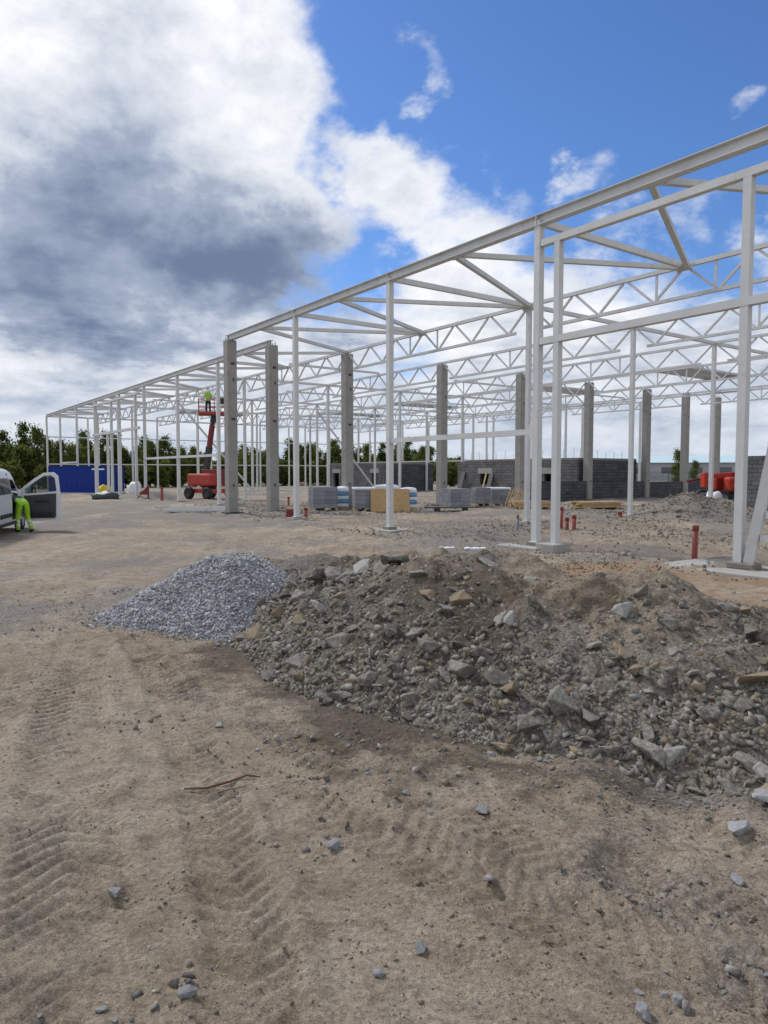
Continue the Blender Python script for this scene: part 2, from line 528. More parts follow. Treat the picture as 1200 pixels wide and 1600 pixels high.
def glass_mat():
    m = bpy.data.materials.new('glass'); m.use_nodes = True
    T = NT(m.node_tree)
    g = T.n('ShaderNodeBsdfGlossy', ins={0: (0.9, 0.95, 1, 1), 1: 0.03})
    t = T.n('ShaderNodeBsdfTransparent', ins={0: (0.55, 0.62, 0.6, 1)})
    fr = T.n('ShaderNodeFresnel', ins={0: 1.5})
    mx = T.n('ShaderNodeMixShader', ins={0: T.math('ADD', fr.outputs[0], 0.06), 1: t.outputs[0], 2: g.outputs[0]})
    T.n('ShaderNodeOutputMaterial', ins={0: mx.outputs[0]})
    MATS['glass'] = m
glass_mat()
mat('dark_glass', (0.03, 0.035, 0.04), 0.06, spec=1.0, var=0.02)


def leaf_mat(name, c1, c2):
    m = bpy.data.materials.new(name); m.use_nodes = True
    T = NT(m.node_tree)
    g = T.n('ShaderNodeNewGeometry').outputs['Random Per Island']
    oi = T.n('ShaderNodeObjectInfo').outputs['Random']
    col = T.mix(g, c4(c1), c4(c2))
    k = T.ramp(oi, 0, 1, 0.7, 1.3, False)
    col = T.mix(1.0, col, T.n('ShaderNodeCombineColor', ins={0: k, 1: k, 2: T.math('MULTIPLY', k, 0.8)}).outputs[0], 'MULTIPLY')
    d = T.n('ShaderNodeBsdfDiffuse', ins={0: col})
    t = T.n('ShaderNodeBsdfTranslucent', ins={0: col})
    mx = T.n('ShaderNodeMixShader', ins={0: 0.5, 1: d.outputs[0], 2: t.outputs[0]})
    T.n('ShaderNodeOutputMaterial', ins={0: mx.outputs[0]})
    MATS[name] = m
leaf_mat('leaf_mid', (0.11, 0.135, 0.045), (0.18, 0.215, 0.08))
leaf_mat('leaf_dark', (0.09, 0.112, 0.042), (0.145, 0.17, 0.068))
leaf_mat('leaf_fresh', (0.06, 0.09, 0.02), (0.12, 0.16, 0.045))

# ------------------------------------------------------------------ the rubble heap as a height function
CREST = np.array([  # x, y, height, reach to the front, reach to the back
    (-1.35, 10.2, 0.26, 1.5, 2.0), (-0.85, 9.8, 0.50, 1.7, 2.2), (-0.30, 9.1, 0.70, 1.85, 2.2), (0.27, 8.1, 0.80, 2.0, 2.2),
    (0.75, 7.3, 0.86, 2.05, 2.0), (1.3, 6.8, 0.87, 2.1, 1.9), (1.85, 6.4, 0.85, 2.1, 1.7),
    (2.45, 6.0, 0.76, 2.05, 1.6), (2.85, 5.75, 0.64, 1.95, 1.4), (3.25, 5.5, 0.44, 1.9, 1.4), (3.9, 5.2, 0.44, 1.8, 1.4), (5.0, 4.8, 0.5, 1.8, 1.5), (6.2, 4.5, 0.3, 1.5, 1.4)])


def heap_h(x, y, detail=True):
    x = np.asarray(x, float); y = np.asarray(y, float)
    best = np.full(x.shape, 1e9); out = np.zeros(x.shape)
    for i in range(len(CREST) - 1):
        a, b = CREST[i], CREST[i + 1]
        d = b[:2] - a[:2]; L2 = d @ d
        t = np.clip(((x - a[0]) * d[0] + (y - a[1]) * d[1]) / L2, 0, 1)
        px = a[0] + d[0] * t; py = a[1] + d[1] * t
        dist = np.hypot(x - px, y - py)
        side = d[0] * (y - py) - d[1] * (x - px)      # >0 behind the crest
        z = a[2] + (b[2] - a[2]) * t
        Lf = a[3] + (b[3] - a[3]) * t; Lb = a[4] + (b[4] - a[4]) * t
        q = dist / np.where(side > 0, Lb, Lf)
        prof = np.clip(1 - q, -0.25, 1)
        h = z * np.where(prof > 0, np.where(side > 0, np.minimum(1.0, np.maximum(prof, 0) * 1.7), np.minimum(1.03, np.maximum(prof, 0) ** 0.92 * (1.22 - 0.2 * prof))), prof)
        m = dist < best
        best = np.where(m, dist, best); out = np.where(m, h, out)
    if detail:
        k = np.clip(out * 3 + 0.25, 0, 1)
        out = out + k * (0.20 * fbm(x, y, 0.9, 3, 5) + 0.12 * fbm(x, y, 3.2, 4, 9) + 0.04 * fbm(x, y, 12, 3, 12))
    return out


PILE = (-1.90, 9.10, 0.82)


def pile_h(x, y):
    dx = x - PILE[0]; dy = y - PILE[1]
    ang = np.arctan2(dy, dx)
    rx = np.where(dx < 0, 1.45, 1.25); ry = 1.35
    r = np.sqrt((dx / rx) ** 2 + (dy / ry) ** 2)
    r = r * (1 + 0.07 * np.sin(3 * ang + 1) + 0.05 * np.sin(5 * ang))
    h = PILE[2] * np.clip(1.06 - r, -0.2, 0.93)
    h = np.where(r < 0.22, PILE[2] * (0.84 + 0.05 * (1 - (r / 0.22) ** 2)), h)
    return h + 0.03 * fbm(x, y, 3.0, 3, 3)

# ------------------------------------------------------------------ ground relief
TRACKS = [  # polyline in metres, width, lug pitch, lug skew, depth, seed
    ([(-0.75, 1.4), (-0.98, 2.1), (-1.25, 2.7), (-1.62, 3.5), (-2.1, 4.6), (-2.7, 6.0), (-3.4, 8.0), (-4.6, 11.0)], 0.50, 0.11, 0.55, 0.040, 1),
    ([(-0.30, 1.4), (-0.40, 2.0), (-0.50, 2.6), (-0.72, 3.2), (-1.2, 4.4), (-1.9, 6.0), (-2.7, 7.6)], 0.34, 0.105, -0.6, 0.032, 2),
    ([(-2.6, 2.0), (-2.5, 3.2), (-2.9, 5.0), (-3.8, 8.0), (-5.5, 12.0)], 0.45, 0.13, -0.5, 0.026, 3),
    ([(2.6, 2.0), (1.6, 2.6), (0.75, 3.1), (0.0, 3.85), (-0.75, 4.9), (-1.6, 6.4), (-2.3, 7.5)], 0.40, 0.09, 0.45, 0.022, 4),
    ([(2.3, 1.5), (1.35, 2.25), (0.4, 3.0), (-0.35, 3.7), (-1.05, 4.6), (-2.1, 6.6), (-3.6, 9.0)], 0.36, 0.10, -0.4, 0.026, 5),
    ([(3.2, 2.6), (1.9, 3.2), (0.9, 3.75), (0.1, 4.5), (-0.6, 5.4), (-1.3, 6.6)], 0.35, 0.09, 0.6, 0.030, 6),
    ([(-6, 9.5), (-5, 14), (-6, 20), (-9, 30), (-14, 42)], 0.6, 0.2, 0.4, 0.05, 7),
    ([(-8, 9), (-7.2, 14), (-8.4, 20), (-11.5, 30)], 0.6, 0.2, -0.4, 0.05, 8),
    ([(-3.2, 10.5), (-3.4, 14), (-4.5, 20), (-6, 26)], 0.6, 0.2, 0.4, 0.05, 9),
]


def ground_h(x, y, fine=True):
    x = np.asarray(x, float); y = np.asarray(y, float)
    z = 0.045 * fbm(x, y, 0.23, 3, 21) + 0.03 * fbm(x, y, 0.8, 3, 22)
    if fine:
        rough = 0.35 + 0.9 * sstep(-0.3, 1.8, x + 0.25 * (y - 3)) * sstep(1.5, 3.5, y) + 0.5 * sstep(13, 17, y) * sstep(-4, 2, x)
        z = z + rough * (0.048 * fbm(x, y, 2.6, 4, 23, 0.6)) + (0.4 + 0.6 * rough) * (0.013 * fbm(x, y, 9, 3, 27, 0.6) + 0.016 * np.maximum(0, fbm(x, y, 6.5, 3, 29, 0.6) - 0.25))
        z = np.array(z)
        for pts, w, pitch, skew, dep, sd in TRACKS:
            pts = np.array(pts); acc = 0.0
            lo_ = pts.min(0) - w; hi_ = pts.max(0) + w
            sel = (x > lo_[0]) & (x < hi_[0]) & (y > lo_[1]) & (y < hi_[1])
            if not sel.any(): continue
            xs = x[sel]; ys = y[sel]
            best = np.full(xs.shape, 1e9); S = np.zeros(xs.shape); Q = np.zeros(xs.shape)
            for i in range(len(pts) - 1):
                a, b = pts[i], pts[i + 1]; d = b - a; L = math.hypot(*d)
                t = np.clip(((xs - a[0]) * d[0] + (ys - a[1]) * d[1]) / (L * L), 0, 1)
                dx_ = xs - (a[0] + d[0] * t); dy_ = ys - (a[1] + d[1] * t)
                dist = np.sqrt(dx_ * dx_ + dy_ * dy_)
                sg = np.sign(d[0] * dy_ - d[1] * dx_)
                m = dist < best
                best = np.where(m, dist, best); S = np.where(m, acc + t * L, S); Q = np.where(m, sg * dist, Q)
                acc += L
            inside = 1 - sstep(w * 0.42, w * 0.56, best)
            berm = np.exp(-((best - w * 0.62) / (w * 0.13)) ** 2)
            ph = (S + np.abs(Q) * skew * 1.3 + 0.035 * fbm(xs, ys, 3.5, 3, sd)) / pitch
            fp = ph - np.floor(ph)
            lug = sstep(0.0, 0.62, fp) * (1 - sstep(0.72, 0.96, fp))
            fade = sstep(-0.45, 0.22, fbm(xs, ys, 1.1, 4, 40 + sd, 0.6)) * 0.95 + 0.05
            rut = np.maximum(fade, 0.5)
            z[sel] += dep * (inside * (fade * lug * 0.95 - rut * 0.75) + rut * berm * 0.6)
        for (cx, cy, r, dp) in ((1.16, 3.12, 0.16, 0.07), (1.6, 4.0, 0.3, 0.06), (-1.05, 2.95, 0.10, 0.03), (0.3, 3.9, 0.2, 0.04), (2.1, 2.5, 0.2, 0.05)):
            z = z - dp * np.exp(-((x - cx) ** 2 + (y - cy) ** 2) / (r * r)) + 0.35 * dp * np.exp(-((np.hypot(x - cx, y - cy) - r * 1.5) / (r * 0.5)) ** 2)
    # mounds of spoil on the building plot
    for (cx, cy, r, hh, ex) in ((12.8, 29.5, 2.6, 0.95, 1.0), (15.2, 30.5, 1.8, 0.45, 1.0), (-16.5, 51, 3.0, 0.5, 1), (7.4, 25.0, 2.2, 0.22, 1), (-2.2, 12.5, 2.0, 0.26, 1), (-0.3, 12.2, 1.7, 0.22, 1), (1.6, 11.4, 1.8, 0.2, 1), (3.2, 10.2, 1.3, 0.12, 1)):
        d = np.hypot(x - cx, (y - cy) * ex)
        k = np.clip(1 - d / r, 0, 1)
        z = z + hh * k * (1.25 - 0.25 * k) + k * 0.18 * fbm(x, y, 1.6, 3, 50)
    pad = sstep(14.0, 18, y + 0.72 * x) * (1 - sstep(60, 75, y))
    z = z + pad * 0.11 * fbm(x, y, 0.9, 4, 60, 0.65)
    return z


def axis(fine0, fine1, step, lo, hi, g=1.045, stmax=60.0):
    a = list(np.arange(fine0, fine1, step))
    s = step; p = a[-1]
    up = []
    while p < hi:
        s = min(s * g, stmax); p += s; up.append(p)
    s = step; p = a[0]; dn = []
    while p > lo:
        s = min(s * g, stmax); p -= s; dn.append(p)
    return np.array(dn[::-1] + a + up)

gx = axis(-2.6, 2.7, 0.017, -900, 900, 1.03)
gy = axis(1.8, 5.2, 0.016, -300, 1400, 1.018)
GX, GY = np.meshgrid(gx, gy)
GZ = ground_h(GX, GY)
GZ = np.where((np.abs(GX) > 70) | (GY > 90) | (GY < -5), 0.3 * GZ - 0.02, GZ)
nx, ny = len(gx), len(gy)
idx = np.arange(nx * ny).reshape(ny, nx)
GF = np.stack([idx[:-1, :-1], idx[:-1, 1:], idx[1:, 1:], idx[1:, :-1]], -1).reshape(-1, 4)
GV = np.stack([GX, GY, GZ], -1).reshape(-1, 3)
gme = mesh_np('ground', GV, GF, MATS['soil'], smooth=True)


def soil_kinds(x, y):
    pad = sstep(13.5, 17.5, y + 0.72 * x)
    hp = heap_h(x, y, False)
    near_heap = sstep(-0.30, -0.02, hp)
    grav = 0.12 + 0.62 * fbm(x, y, 0.6, 5, 71, 0.6) + pad * (0.12 + 0.6 * fbm(x, y, 0.3, 4, 72)) + 0.35 * near_heap
    dx = (x - PILE[0]); dy = y - PILE[1]
    grav = grav + 0.5 * np.exp(-((dx + 1.1) ** 2 / 2.2 + (dy - 0.8) ** 2 / 1.8))
    right = sstep(-0.5, 3.0, x)
    org = -0.08 + 0.48 * fbm(x, y, 0.5, 5, 75, 0.6) + 0.36 * right * (1 - sstep(3.0, 4.5, y)) + 0.5 * sstep(8.8, 10.5, y + 0.35 * x) * (1 - sstep(16.5, 19, y + 0.72 * x)) * sstep(-3.5, 0.5, x)
    org = org + 0.45 * pad * fbm(x, y, 0.25, 4, 79) + 0.5 * np.exp(-((x - 12.2) ** 2 + (y - 29.8) ** 2) / 4.0)
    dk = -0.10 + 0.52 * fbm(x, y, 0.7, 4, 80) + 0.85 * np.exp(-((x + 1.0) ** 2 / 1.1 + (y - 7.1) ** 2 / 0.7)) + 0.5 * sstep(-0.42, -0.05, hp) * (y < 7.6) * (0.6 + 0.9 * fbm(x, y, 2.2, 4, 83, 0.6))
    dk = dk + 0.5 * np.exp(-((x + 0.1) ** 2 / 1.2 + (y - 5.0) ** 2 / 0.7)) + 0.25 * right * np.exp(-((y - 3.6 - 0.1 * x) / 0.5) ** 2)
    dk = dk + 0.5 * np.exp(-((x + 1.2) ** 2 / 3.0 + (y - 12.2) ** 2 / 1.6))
    dust = -0.1 + 0.45 * fbm(x, y, 0.9, 5, 85) + 0.35 * np.exp(-((x - 1.75) ** 2 / 0.25 + (y - 3.55) ** 2 / 0.06)) + 0.12 + 0.22 * sstep(-1.5, -3.5, x) * sstep(6, 9, y)
    return np.clip(np.stack([grav, org, dk, dust], -1), 0, 1)

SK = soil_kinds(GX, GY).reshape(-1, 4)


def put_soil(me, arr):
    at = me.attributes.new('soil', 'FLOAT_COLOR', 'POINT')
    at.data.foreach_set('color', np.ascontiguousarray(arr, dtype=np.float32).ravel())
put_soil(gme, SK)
ground = link(bpy.data.objects.new('ground', gme))
tag(ground, 'sandy brown construction ground rutted by tyre tracks', 'ground', kind='structure')

# ------------------------------------------------------------------ stones: prototypes
def rock_bm(seed, n=16, flat=(1, 0.8, 0.6), sub=0, jit=0.05):
    r = random.Random(seed)
    bm = bmesh.new()
    for _ in range(n):
        v = Vector((r.gauss(0, 1), r.gauss(0, 1), r.gauss(0, 1))).normalized() * r.uniform(0.82, 1.0)
        bm.verts.new((v.x * flat[0] * 0.5, v.y * flat[1] * 0.5, v.z * flat[2] * 0.5))
    bmesh.ops.convex_hull(bm, input=bm.verts)
    loose = [v for v in bm.verts if not v.link_faces]
    bmesh.ops.delete(bm, geom=loose, context='VERTS')
    if sub:
        bmesh.ops.bevel(bm, geom=bm.edges[:] , offset=0.018, segments=1, affect='EDGES', profile=0.5)
        bmesh.ops.triangulate(bm, faces=bm.faces[:])
        bmesh.ops.subdivide_edges(bm, edges=bm.edges[:], cuts=sub, use_grid_fill=True)
        bmesh.ops.triangulate(bm, faces=bm.faces[:])
        for v in bm.verts:
            q = v.co + Vector((seed * 1.7, 0, 0))
            nn = mnoise.noise(q * 3.2) * 0.09 + mnoise.noise(q * 7.5) * 0.06 + mnoise.noise(q * 16) * 0.03
            st_ = round(nn * 22) / 22 * 0.7 + nn * 0.3      # stepped, as broken stone splits
            v.co *= 1 + st_
    bmesh.ops.triangulate(bm, faces=bm.faces[:])
    bmesh.ops.recalc_face_normals(bm, faces=bm.faces[:])
    return bm


def rock_mesh(seed, mat_, n, flat, sub=1):
    bm = rock_bm(seed, n, flat, sub)
    me = bpy.data.meshes.new('rock'); bm.to_mesh(me); bm.free()
    me.materials.append(mat_)
    return me


def proto_arrays(seeds, n, flats):
    res = []
    for s in seeds:
        bm = rock_bm(s, n, flats[s % len(flats)], 0)
        bm.verts.index_update()
        res.append((np.array([v.co[:] for v in bm.verts]), np.array([[v.index for v in f.verts] for f in bm.faces])))
        bm.free()
    return res

FLATS = [(1, 0.8, 0.55), (1, 0.65, 0.5), (0.95, 0.9, 0.7), (1, 0.7, 0.35), (0.9, 0.85, 0.45)]
LOW = proto_arrays(range(100, 116), 9, FLATS)


def rand_rot(n):
    q = rng.normal(size=(n, 4)); q /= np.linalg.norm(q, axis=1)[:, None]
    w, x, y, z = q.T
    return np.stack([np.stack([1 - 2 * (y * y + z * z), 2 * (x * y - z * w), 2 * (x * z + y * w)], -1),
                     np.stack([2 * (x * y + z * w), 1 - 2 * (x * x + z * z), 2 * (y * z - x * w)], -1),
                     np.stack([2 * (x * z - y * w), 2 * (y * z + x * w), 1 - 2 * (x * x + y * y)], -1)], 1)


def scatter(name, pts, sizes, protos, m, parent=None, tilt=None):
    """many small stones joined into one mesh"""
    Vs = []; Fs = []; base = 0
    which = rng.integers(0, len(protos), len(pts))
    rot = rand_rot(len(pts))
    for k, (pv, pf) in enumerate(protos):
        sel = np.where(which == k)[0]
        if not len(sel): continue
        v = np.einsum('nij,mj->nmi', rot[sel], pv) * sizes[sel][:, None, None]
        if tilt: v[..., 2] *= tilt
        v = v + pts[sel][:, None, :]
        f = pf[None] + (np.arange(len(sel)) * len(pv))[:, None, None] + base
        base += len(sel) * len(pv)
        Vs.append(v.reshape(-1, 3)); Fs.append(f.reshape(-1, 3))
    me = mesh_np(name, np.concatenate(Vs), np.concatenate(Fs), m)
    return link(bpy.data.objects.new(name, me), parent)

BIG = [rock_mesh(200 + i, MATS['rubble_rock'], 9 + i % 4, FLATS[i % 5], 3) for i in range(12)]
PALE = [rock_mesh(240 + i, MATS['pale_stone'], 14 + i % 4, FLATS[i % 5], 3) for i in range(6)]

# ------------------------------------------------------------------ rubble heap
heap = empty('rubble_heap', (1.2, 6.6, 0), 0, 'long heap of broken rock and grey earth in front of the steel frame', 'rubble heap')
HO = np.array([1.2, 6.6, 0.0])
hx = np.arange(-3.4, 8.2, 0.032); hy = np.arange(2.4, 12.6, 0.032)
HX, HY = np.meshgrid(hx, hy)
HH = heap_h(HX, HY)
HG = ground_h(HX, HY)
HZ = HG + HH
keep = HH > -0.05
hid = np.arange(HX.size).reshape(HX.shape)
HFq = np.stack([hid[:-1, :-1], hid[:-1, 1:], hid[1:, 1:], hid[1:, :-1]], -1).reshape(-1, 4)
HFq = HFq[keep.ravel()[HFq].all(1)]
used = np.unique(HFq); remap = -np.ones(HX.size, int); remap[used] = np.arange(len(used))
HV = (np.stack([HX, HY, HZ], -1).reshape(-1, 3) - HO)[used]
hme = mesh_np('earth', HV, remap[HFq], MATS['heap_soil'], smooth=True)
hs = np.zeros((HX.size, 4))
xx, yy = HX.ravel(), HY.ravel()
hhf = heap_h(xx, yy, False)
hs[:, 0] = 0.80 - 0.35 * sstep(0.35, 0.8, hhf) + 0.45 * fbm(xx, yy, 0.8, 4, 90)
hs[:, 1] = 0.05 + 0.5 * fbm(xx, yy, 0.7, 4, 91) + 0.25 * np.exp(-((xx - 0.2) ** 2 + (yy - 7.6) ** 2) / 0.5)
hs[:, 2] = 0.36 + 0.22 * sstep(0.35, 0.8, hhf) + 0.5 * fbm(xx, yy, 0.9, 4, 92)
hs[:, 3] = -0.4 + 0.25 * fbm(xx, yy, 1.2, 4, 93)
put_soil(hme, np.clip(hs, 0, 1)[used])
link(bpy.data.objects.new('earth', hme), heap)


def heap_points(n, seed, power=1.0):
    """points on the front of the heap, denser where the rock has rolled down"""
    r = np.random.default_rng(seed)
    res = np.zeros((0, 2))
    while len(res) < n:
        q = r.uniform((-2.0, 2.9), (6.0, 11.0), (n * 2 + 500, 2))
        h = heap_h(q[:, 0], q[:, 1])
        fine = np.where(h > 0.4, 1 - sstep(-0.1, 0.28, vnoise(q[:, 0] * 0.9, q[:, 1] * 0.9, 4) - 0.45), 1.0)
        w = np.clip(1.15 - np.minimum(h, 1.0), 0, 2) ** power * (0.12 + 0.88 * fine)
        ok = (h > -0.02) & (q[:, 1] < np.interp(q[:, 0], CREST[:, 0], CREST[:, 1]) + 0.5) & (r.random(len(q)) < w)
        res = np.concatenate([res, q[ok]])
    return res[:n]


def drop(pts):
    return ground_h(pts[:, 0], pts[:, 1]) + np.maximum(heap_h(pts[:, 0], pts[:, 1]), 0)

hero = [  # the largest blocks: x, y, size, height of centre above the surface
    (0.60, 5.25, 0.36, 0.10), (0.84, 5.12, 0.27, 0.07), (1.22, 4.72, 0.30, 0.06), (0.97, 4.62, 0.28, 0.05), (1.50, 5.02, 0.20, 0.06), (1.83, 4.95, 0.24, 0.08),
    (-0.60, 8.15, 0.50, 0.10), (-1.0, 8.05, 0.46, 0.12), (-0.25, 8.25, 0.46, 0.10), (0.10, 8.3, 0.42, 0.08), (-0.8, 8.5, 0.4, 0.1), (-0.4, 7.85, 0.3, 0.1), (-0.05, 7.8, 0.3, 0.1), (-1.15, 7.7, 0.26, 0.05), (-0.75, 7.6, 0.24, 0.05), (-0.4, 7.65, 0.25, 0.05),
    (0.05, 6.0, 0.26, 0.05), (0.28, 5.9, 0.24, 0.05), (2.5, 4.15, 0.26, 0.05), (2.75, 4.35, 0.34, 0.10), (2.35, 4.5, 0.22, 0.06), (2.15, 4.05, 0.22, 0.04), (2.55, 4.75, 0.24, 0.08),
    (0.45, 6.6, 0.24, 0.05), (0.35, 7.1, 0.26, 0.05), (0.7, 6.3, 0.22, 0.05), (2.1, 4.45, 0.19, 0.05), (1.95, 5.7, 0.30, 0.05), (1.25, 6.0, 0.2, 0.05), (2.9, 5.0, 0.3, 0.06), (1.7, 4.45, 0.2, 0.04), (0.35, 5.55, 0.24, 0.05), (0.62, 5.65, 0.22, 0.05)]
hp_ = heap_points(270, 5, 1.6)
hz_ = drop(hp_)
hsz = np.random.default_rng(6).gamma(3.0, 0.036, 270) + 0.10
rocks = [(x, y, s * 1.12, s * 0.16) for x, y, s, c in hero] + [(hp_[i, 0], hp_[i, 1], min(hsz[i], 0.30), hsz[i] * 0.07) for i in range(270)]
for i, (x, y, s, cz) in enumerate(rocks):
    p = np.array([[x, y]])
    z = float(drop(p)[0])
    o = inst('rock', BIG[(i * 7) % 12], heap, (x - HO[0], y - HO[1], z + cz), (random.uniform(-0.5, 0.5), random.uniform(-0.5, 0.5), random.uniform(0, 6.28)),
             (s * random.uniform(0.9, 1.25), s * random.uniform(0.85, 1.1), s * random.uniform(0.8, 1.1)))
sp = heap_points(11000, 11, 1.9)
ss = np.random.default_rng(12).gamma(2.2, 0.021, len(sp)) + 0.022
ss = np.minimum(ss, 0.13)
o = scatter('small_rocks', np.column_stack([sp - HO[:2], drop(sp) + ss * 0.02]), ss, LOW, MATS['rubble_small'], heap)
tag(o, kind='stuff')
sp = heap_points(9000, 13, 0.1)
ss = np.random.default_rng(14).gamma(2.0, 0.006, len(sp)) + 0.008
o = scatter('grit', np.column_stack([sp - HO[:2], drop(sp) + ss * 0.1]), ss, LOW, MATS['rubble_small'], heap)
tag(o, kind='stuff')

# ------------------------------------------------------------------ gravel pile
pile = empty('gravel_pile', (PILE[0], PILE[1], 0), 0, 'conical pile of blue-grey crushed gravel left of the rubble heap', 'gravel pile')
px_ = np.arange(-4.0, 0.1, 0.04); py_ = np.arange(7.2, 11.2, 0.04)
PX, PY = np.meshgrid(px_, py_)
PH = pile_h(PX, PY); PZ = ground_h(PX, PY) + PH
kp = PH > -0.06
pid = np.arange(PX.size).reshape(PX.shape)
PF = np.stack([pid[:-1, :-1], pid[:-1, 1:], pid[1:, 1:], pid[1:, :-1]], -1).reshape(-1, 4)
PF = PF[kp.ravel()[PF].all(1)]
us = np.unique(PF); rm = -np.ones(PX.size, int); rm[us] = np.arange(len(us))
pme = mesh_np('core', (np.stack([PX, PY, PZ], -1).reshape(-1, 3) - np.array([PILE[0], PILE[1], 0]))[us], rm[PF], MATS['gravel_stone'], smooth=True)
link(bpy.data.objects.new('core', pme), pile)
q = rng.uniform((-4.4, 7.1), (0.2, 11.2), (120000, 2))
hq = pile_h(q[:, 0], q[:, 1])
fr = rng.random(len(q))
q = q[(hq > 0.0) | ((hq > -0.155) & (fr < 0.22 * np.exp((hq) * 12)))][:32000]
qs = rng.gamma(2.4, 0.0085, len(q)) + 0.014
qz = ground_h(q[:, 0], q[:, 1]) + np.maximum(pile_h(q[:, 0], q[:, 1]), 0) + qs * 0.2
o = scatter('crushed_stone', np.column_stack([q[:, 0] - PILE[0], q[:, 1] - PILE[1], qz]), qs, LOW, MATS['gravel_stone'], pile)
tag(o, kind='stuff')

# ------------------------------------------------------------------ loose stones on the ground
def clustered(n, x0, x1, y0, y1, thr, seed, sc=0.9):
    r = np.random.default_rng(seed); res = []
    q = r.uniform((x0, y0), (x1, y1), (n * 8, 2))
    w = sstep(thr - 0.2, thr + 0.25, fbm(q[:, 0], q[:, 1], sc, 3, seed) + 0.35 * sstep(-1, 2, q[:, 0]))
    q = q[r.random(len(q)) < w][:n]
    return q
pp = np.concatenate([clustered(7000, -4, 4.5, 1.6, 9.5, 0.25, 31), clustered(2500, -7, 9, 8, 17, 0.2, 33), clustered(2500, -4.0, 4.0, 1.6, 6.0, -0.3, 35, 2.5)])
ps = rng.gamma(1.6, 0.0042, len(pp)) + 0.004
for (cx, cy, rad_, nn) in ((-1.86, 5.06, .16, 60), (-0.49, 4.35, .20, 70), (-0.75, 4.8, .14, 40), (-0.18, 4.69, .22, 70), (0.42, 4.6, .2, 60), (0.98, 4.25, .15, 50), (1.12, 2.98, .14, 70), (1.42, 2.78, .2, 70), (-0.69, 2.36, .10, 40),
                         (-0.92, 2.94, .08, 25), (-0.40, 4.0, .12, 30), (-1.8, 6.52, .3, 50), (1.75, 3.78, .25, 90), (1.28, 2.35, .14, 50), (0.08, 4.2, .25, 70), (0.66, 4.8, .2, 60), (1.24, 3.85, .25, 80), (-0.31, 3.3, .10, 25), (0.55, 3.55, .3, 50), (-4.9, 10.2, .9, 300)):
    e_ = rng.normal(0, rad_, (nn, 2)) * (1.3, 0.8) + (cx, cy)
    pp = np.concatenate([pp, e_]); ps = np.concatenate([ps, rng.gamma(1.8, 0.0105, nn) + 0.007])
o = scatter('pebbles', np.column_stack([pp, ground_h(pp[:, 0], pp[:, 1]) + ps * 0.12]), ps, LOW, MATS['pebble'])
tag(o, 'scattered pebbles and grit lying on the bare sandy ground', 'pebbles', kind='stuff')
cp = np.concatenate([clustered(9000, -3.2, 4.0, 1.6, 7.0, 0.05, 61, 1.6), clustered(4000, -3.5, 4.5, 9.5, 14.5, -0.1, 63, 0.6)])
cs = rng.gamma(1.6, 0.0055, len(cp)) + 0.004
cs = np.where(cp[:, 1] > 9, cs * 4.0, cs)
o = scatter('clods', np.column_stack([cp, ground_h(cp[:, 0], cp[:, 1]) + cs * 0.08]), cs, LOW, MATS['clod'], None, 0.75)
tag(o, 'small crumbled clods of dry brown soil on the ground', 'clods', kind='stuff')
bA = np.array([0.810, 0.586]); aA = np.array([-0.586, 0.810]); OO = np.array([3.70, 17.1])
uv_ = np.random.default_rng(41).uniform((-6, -1.5), (26, 26), (44000, 2))
wv = sstep(-0.25, 0.25, fbm(uv_[:, 0], uv_[:, 1], 0.22, 3, 44))
uv_ = uv_[np.random.default_rng(42).random(len(uv_)) < wv][:22000]
gp = OO + uv_[:, :1] * aA + uv_[:, 1:] * bA
gs_ = rng.gamma(2.0, 0.02, len(gp)) + 0.02
o = scatter('crushed_rock_bed', np.column_stack([gp, ground_h(gp[:, 0], gp[:, 1]) + gs_ * 0.12]), gs_, LOW, MATS['rubble_small'])
tag(o, 'bed of coarse crushed rock spread inside the steel frame', 'crushed rock', kind='stuff')
for k, (cx, cy, r0, nn) in enumerate(((12.8, 29.2, 2.5, 1000),)):
    qq = rng.normal(0, r0 * 0.45, (nn, 2)) + (cx, cy)
    s_ = rng.gamma(2, 0.03, nn) + 0.03
    o = scatter('spoil_stones', np.column_stack([qq, ground_h(qq[:, 0], qq[:, 1]) + s_ * 0.12]), s_, LOW, MATS['rubble_small'])
    tag(o, 'stones covering the small spoil mound inside the frame', 'stones', kind='stuff')
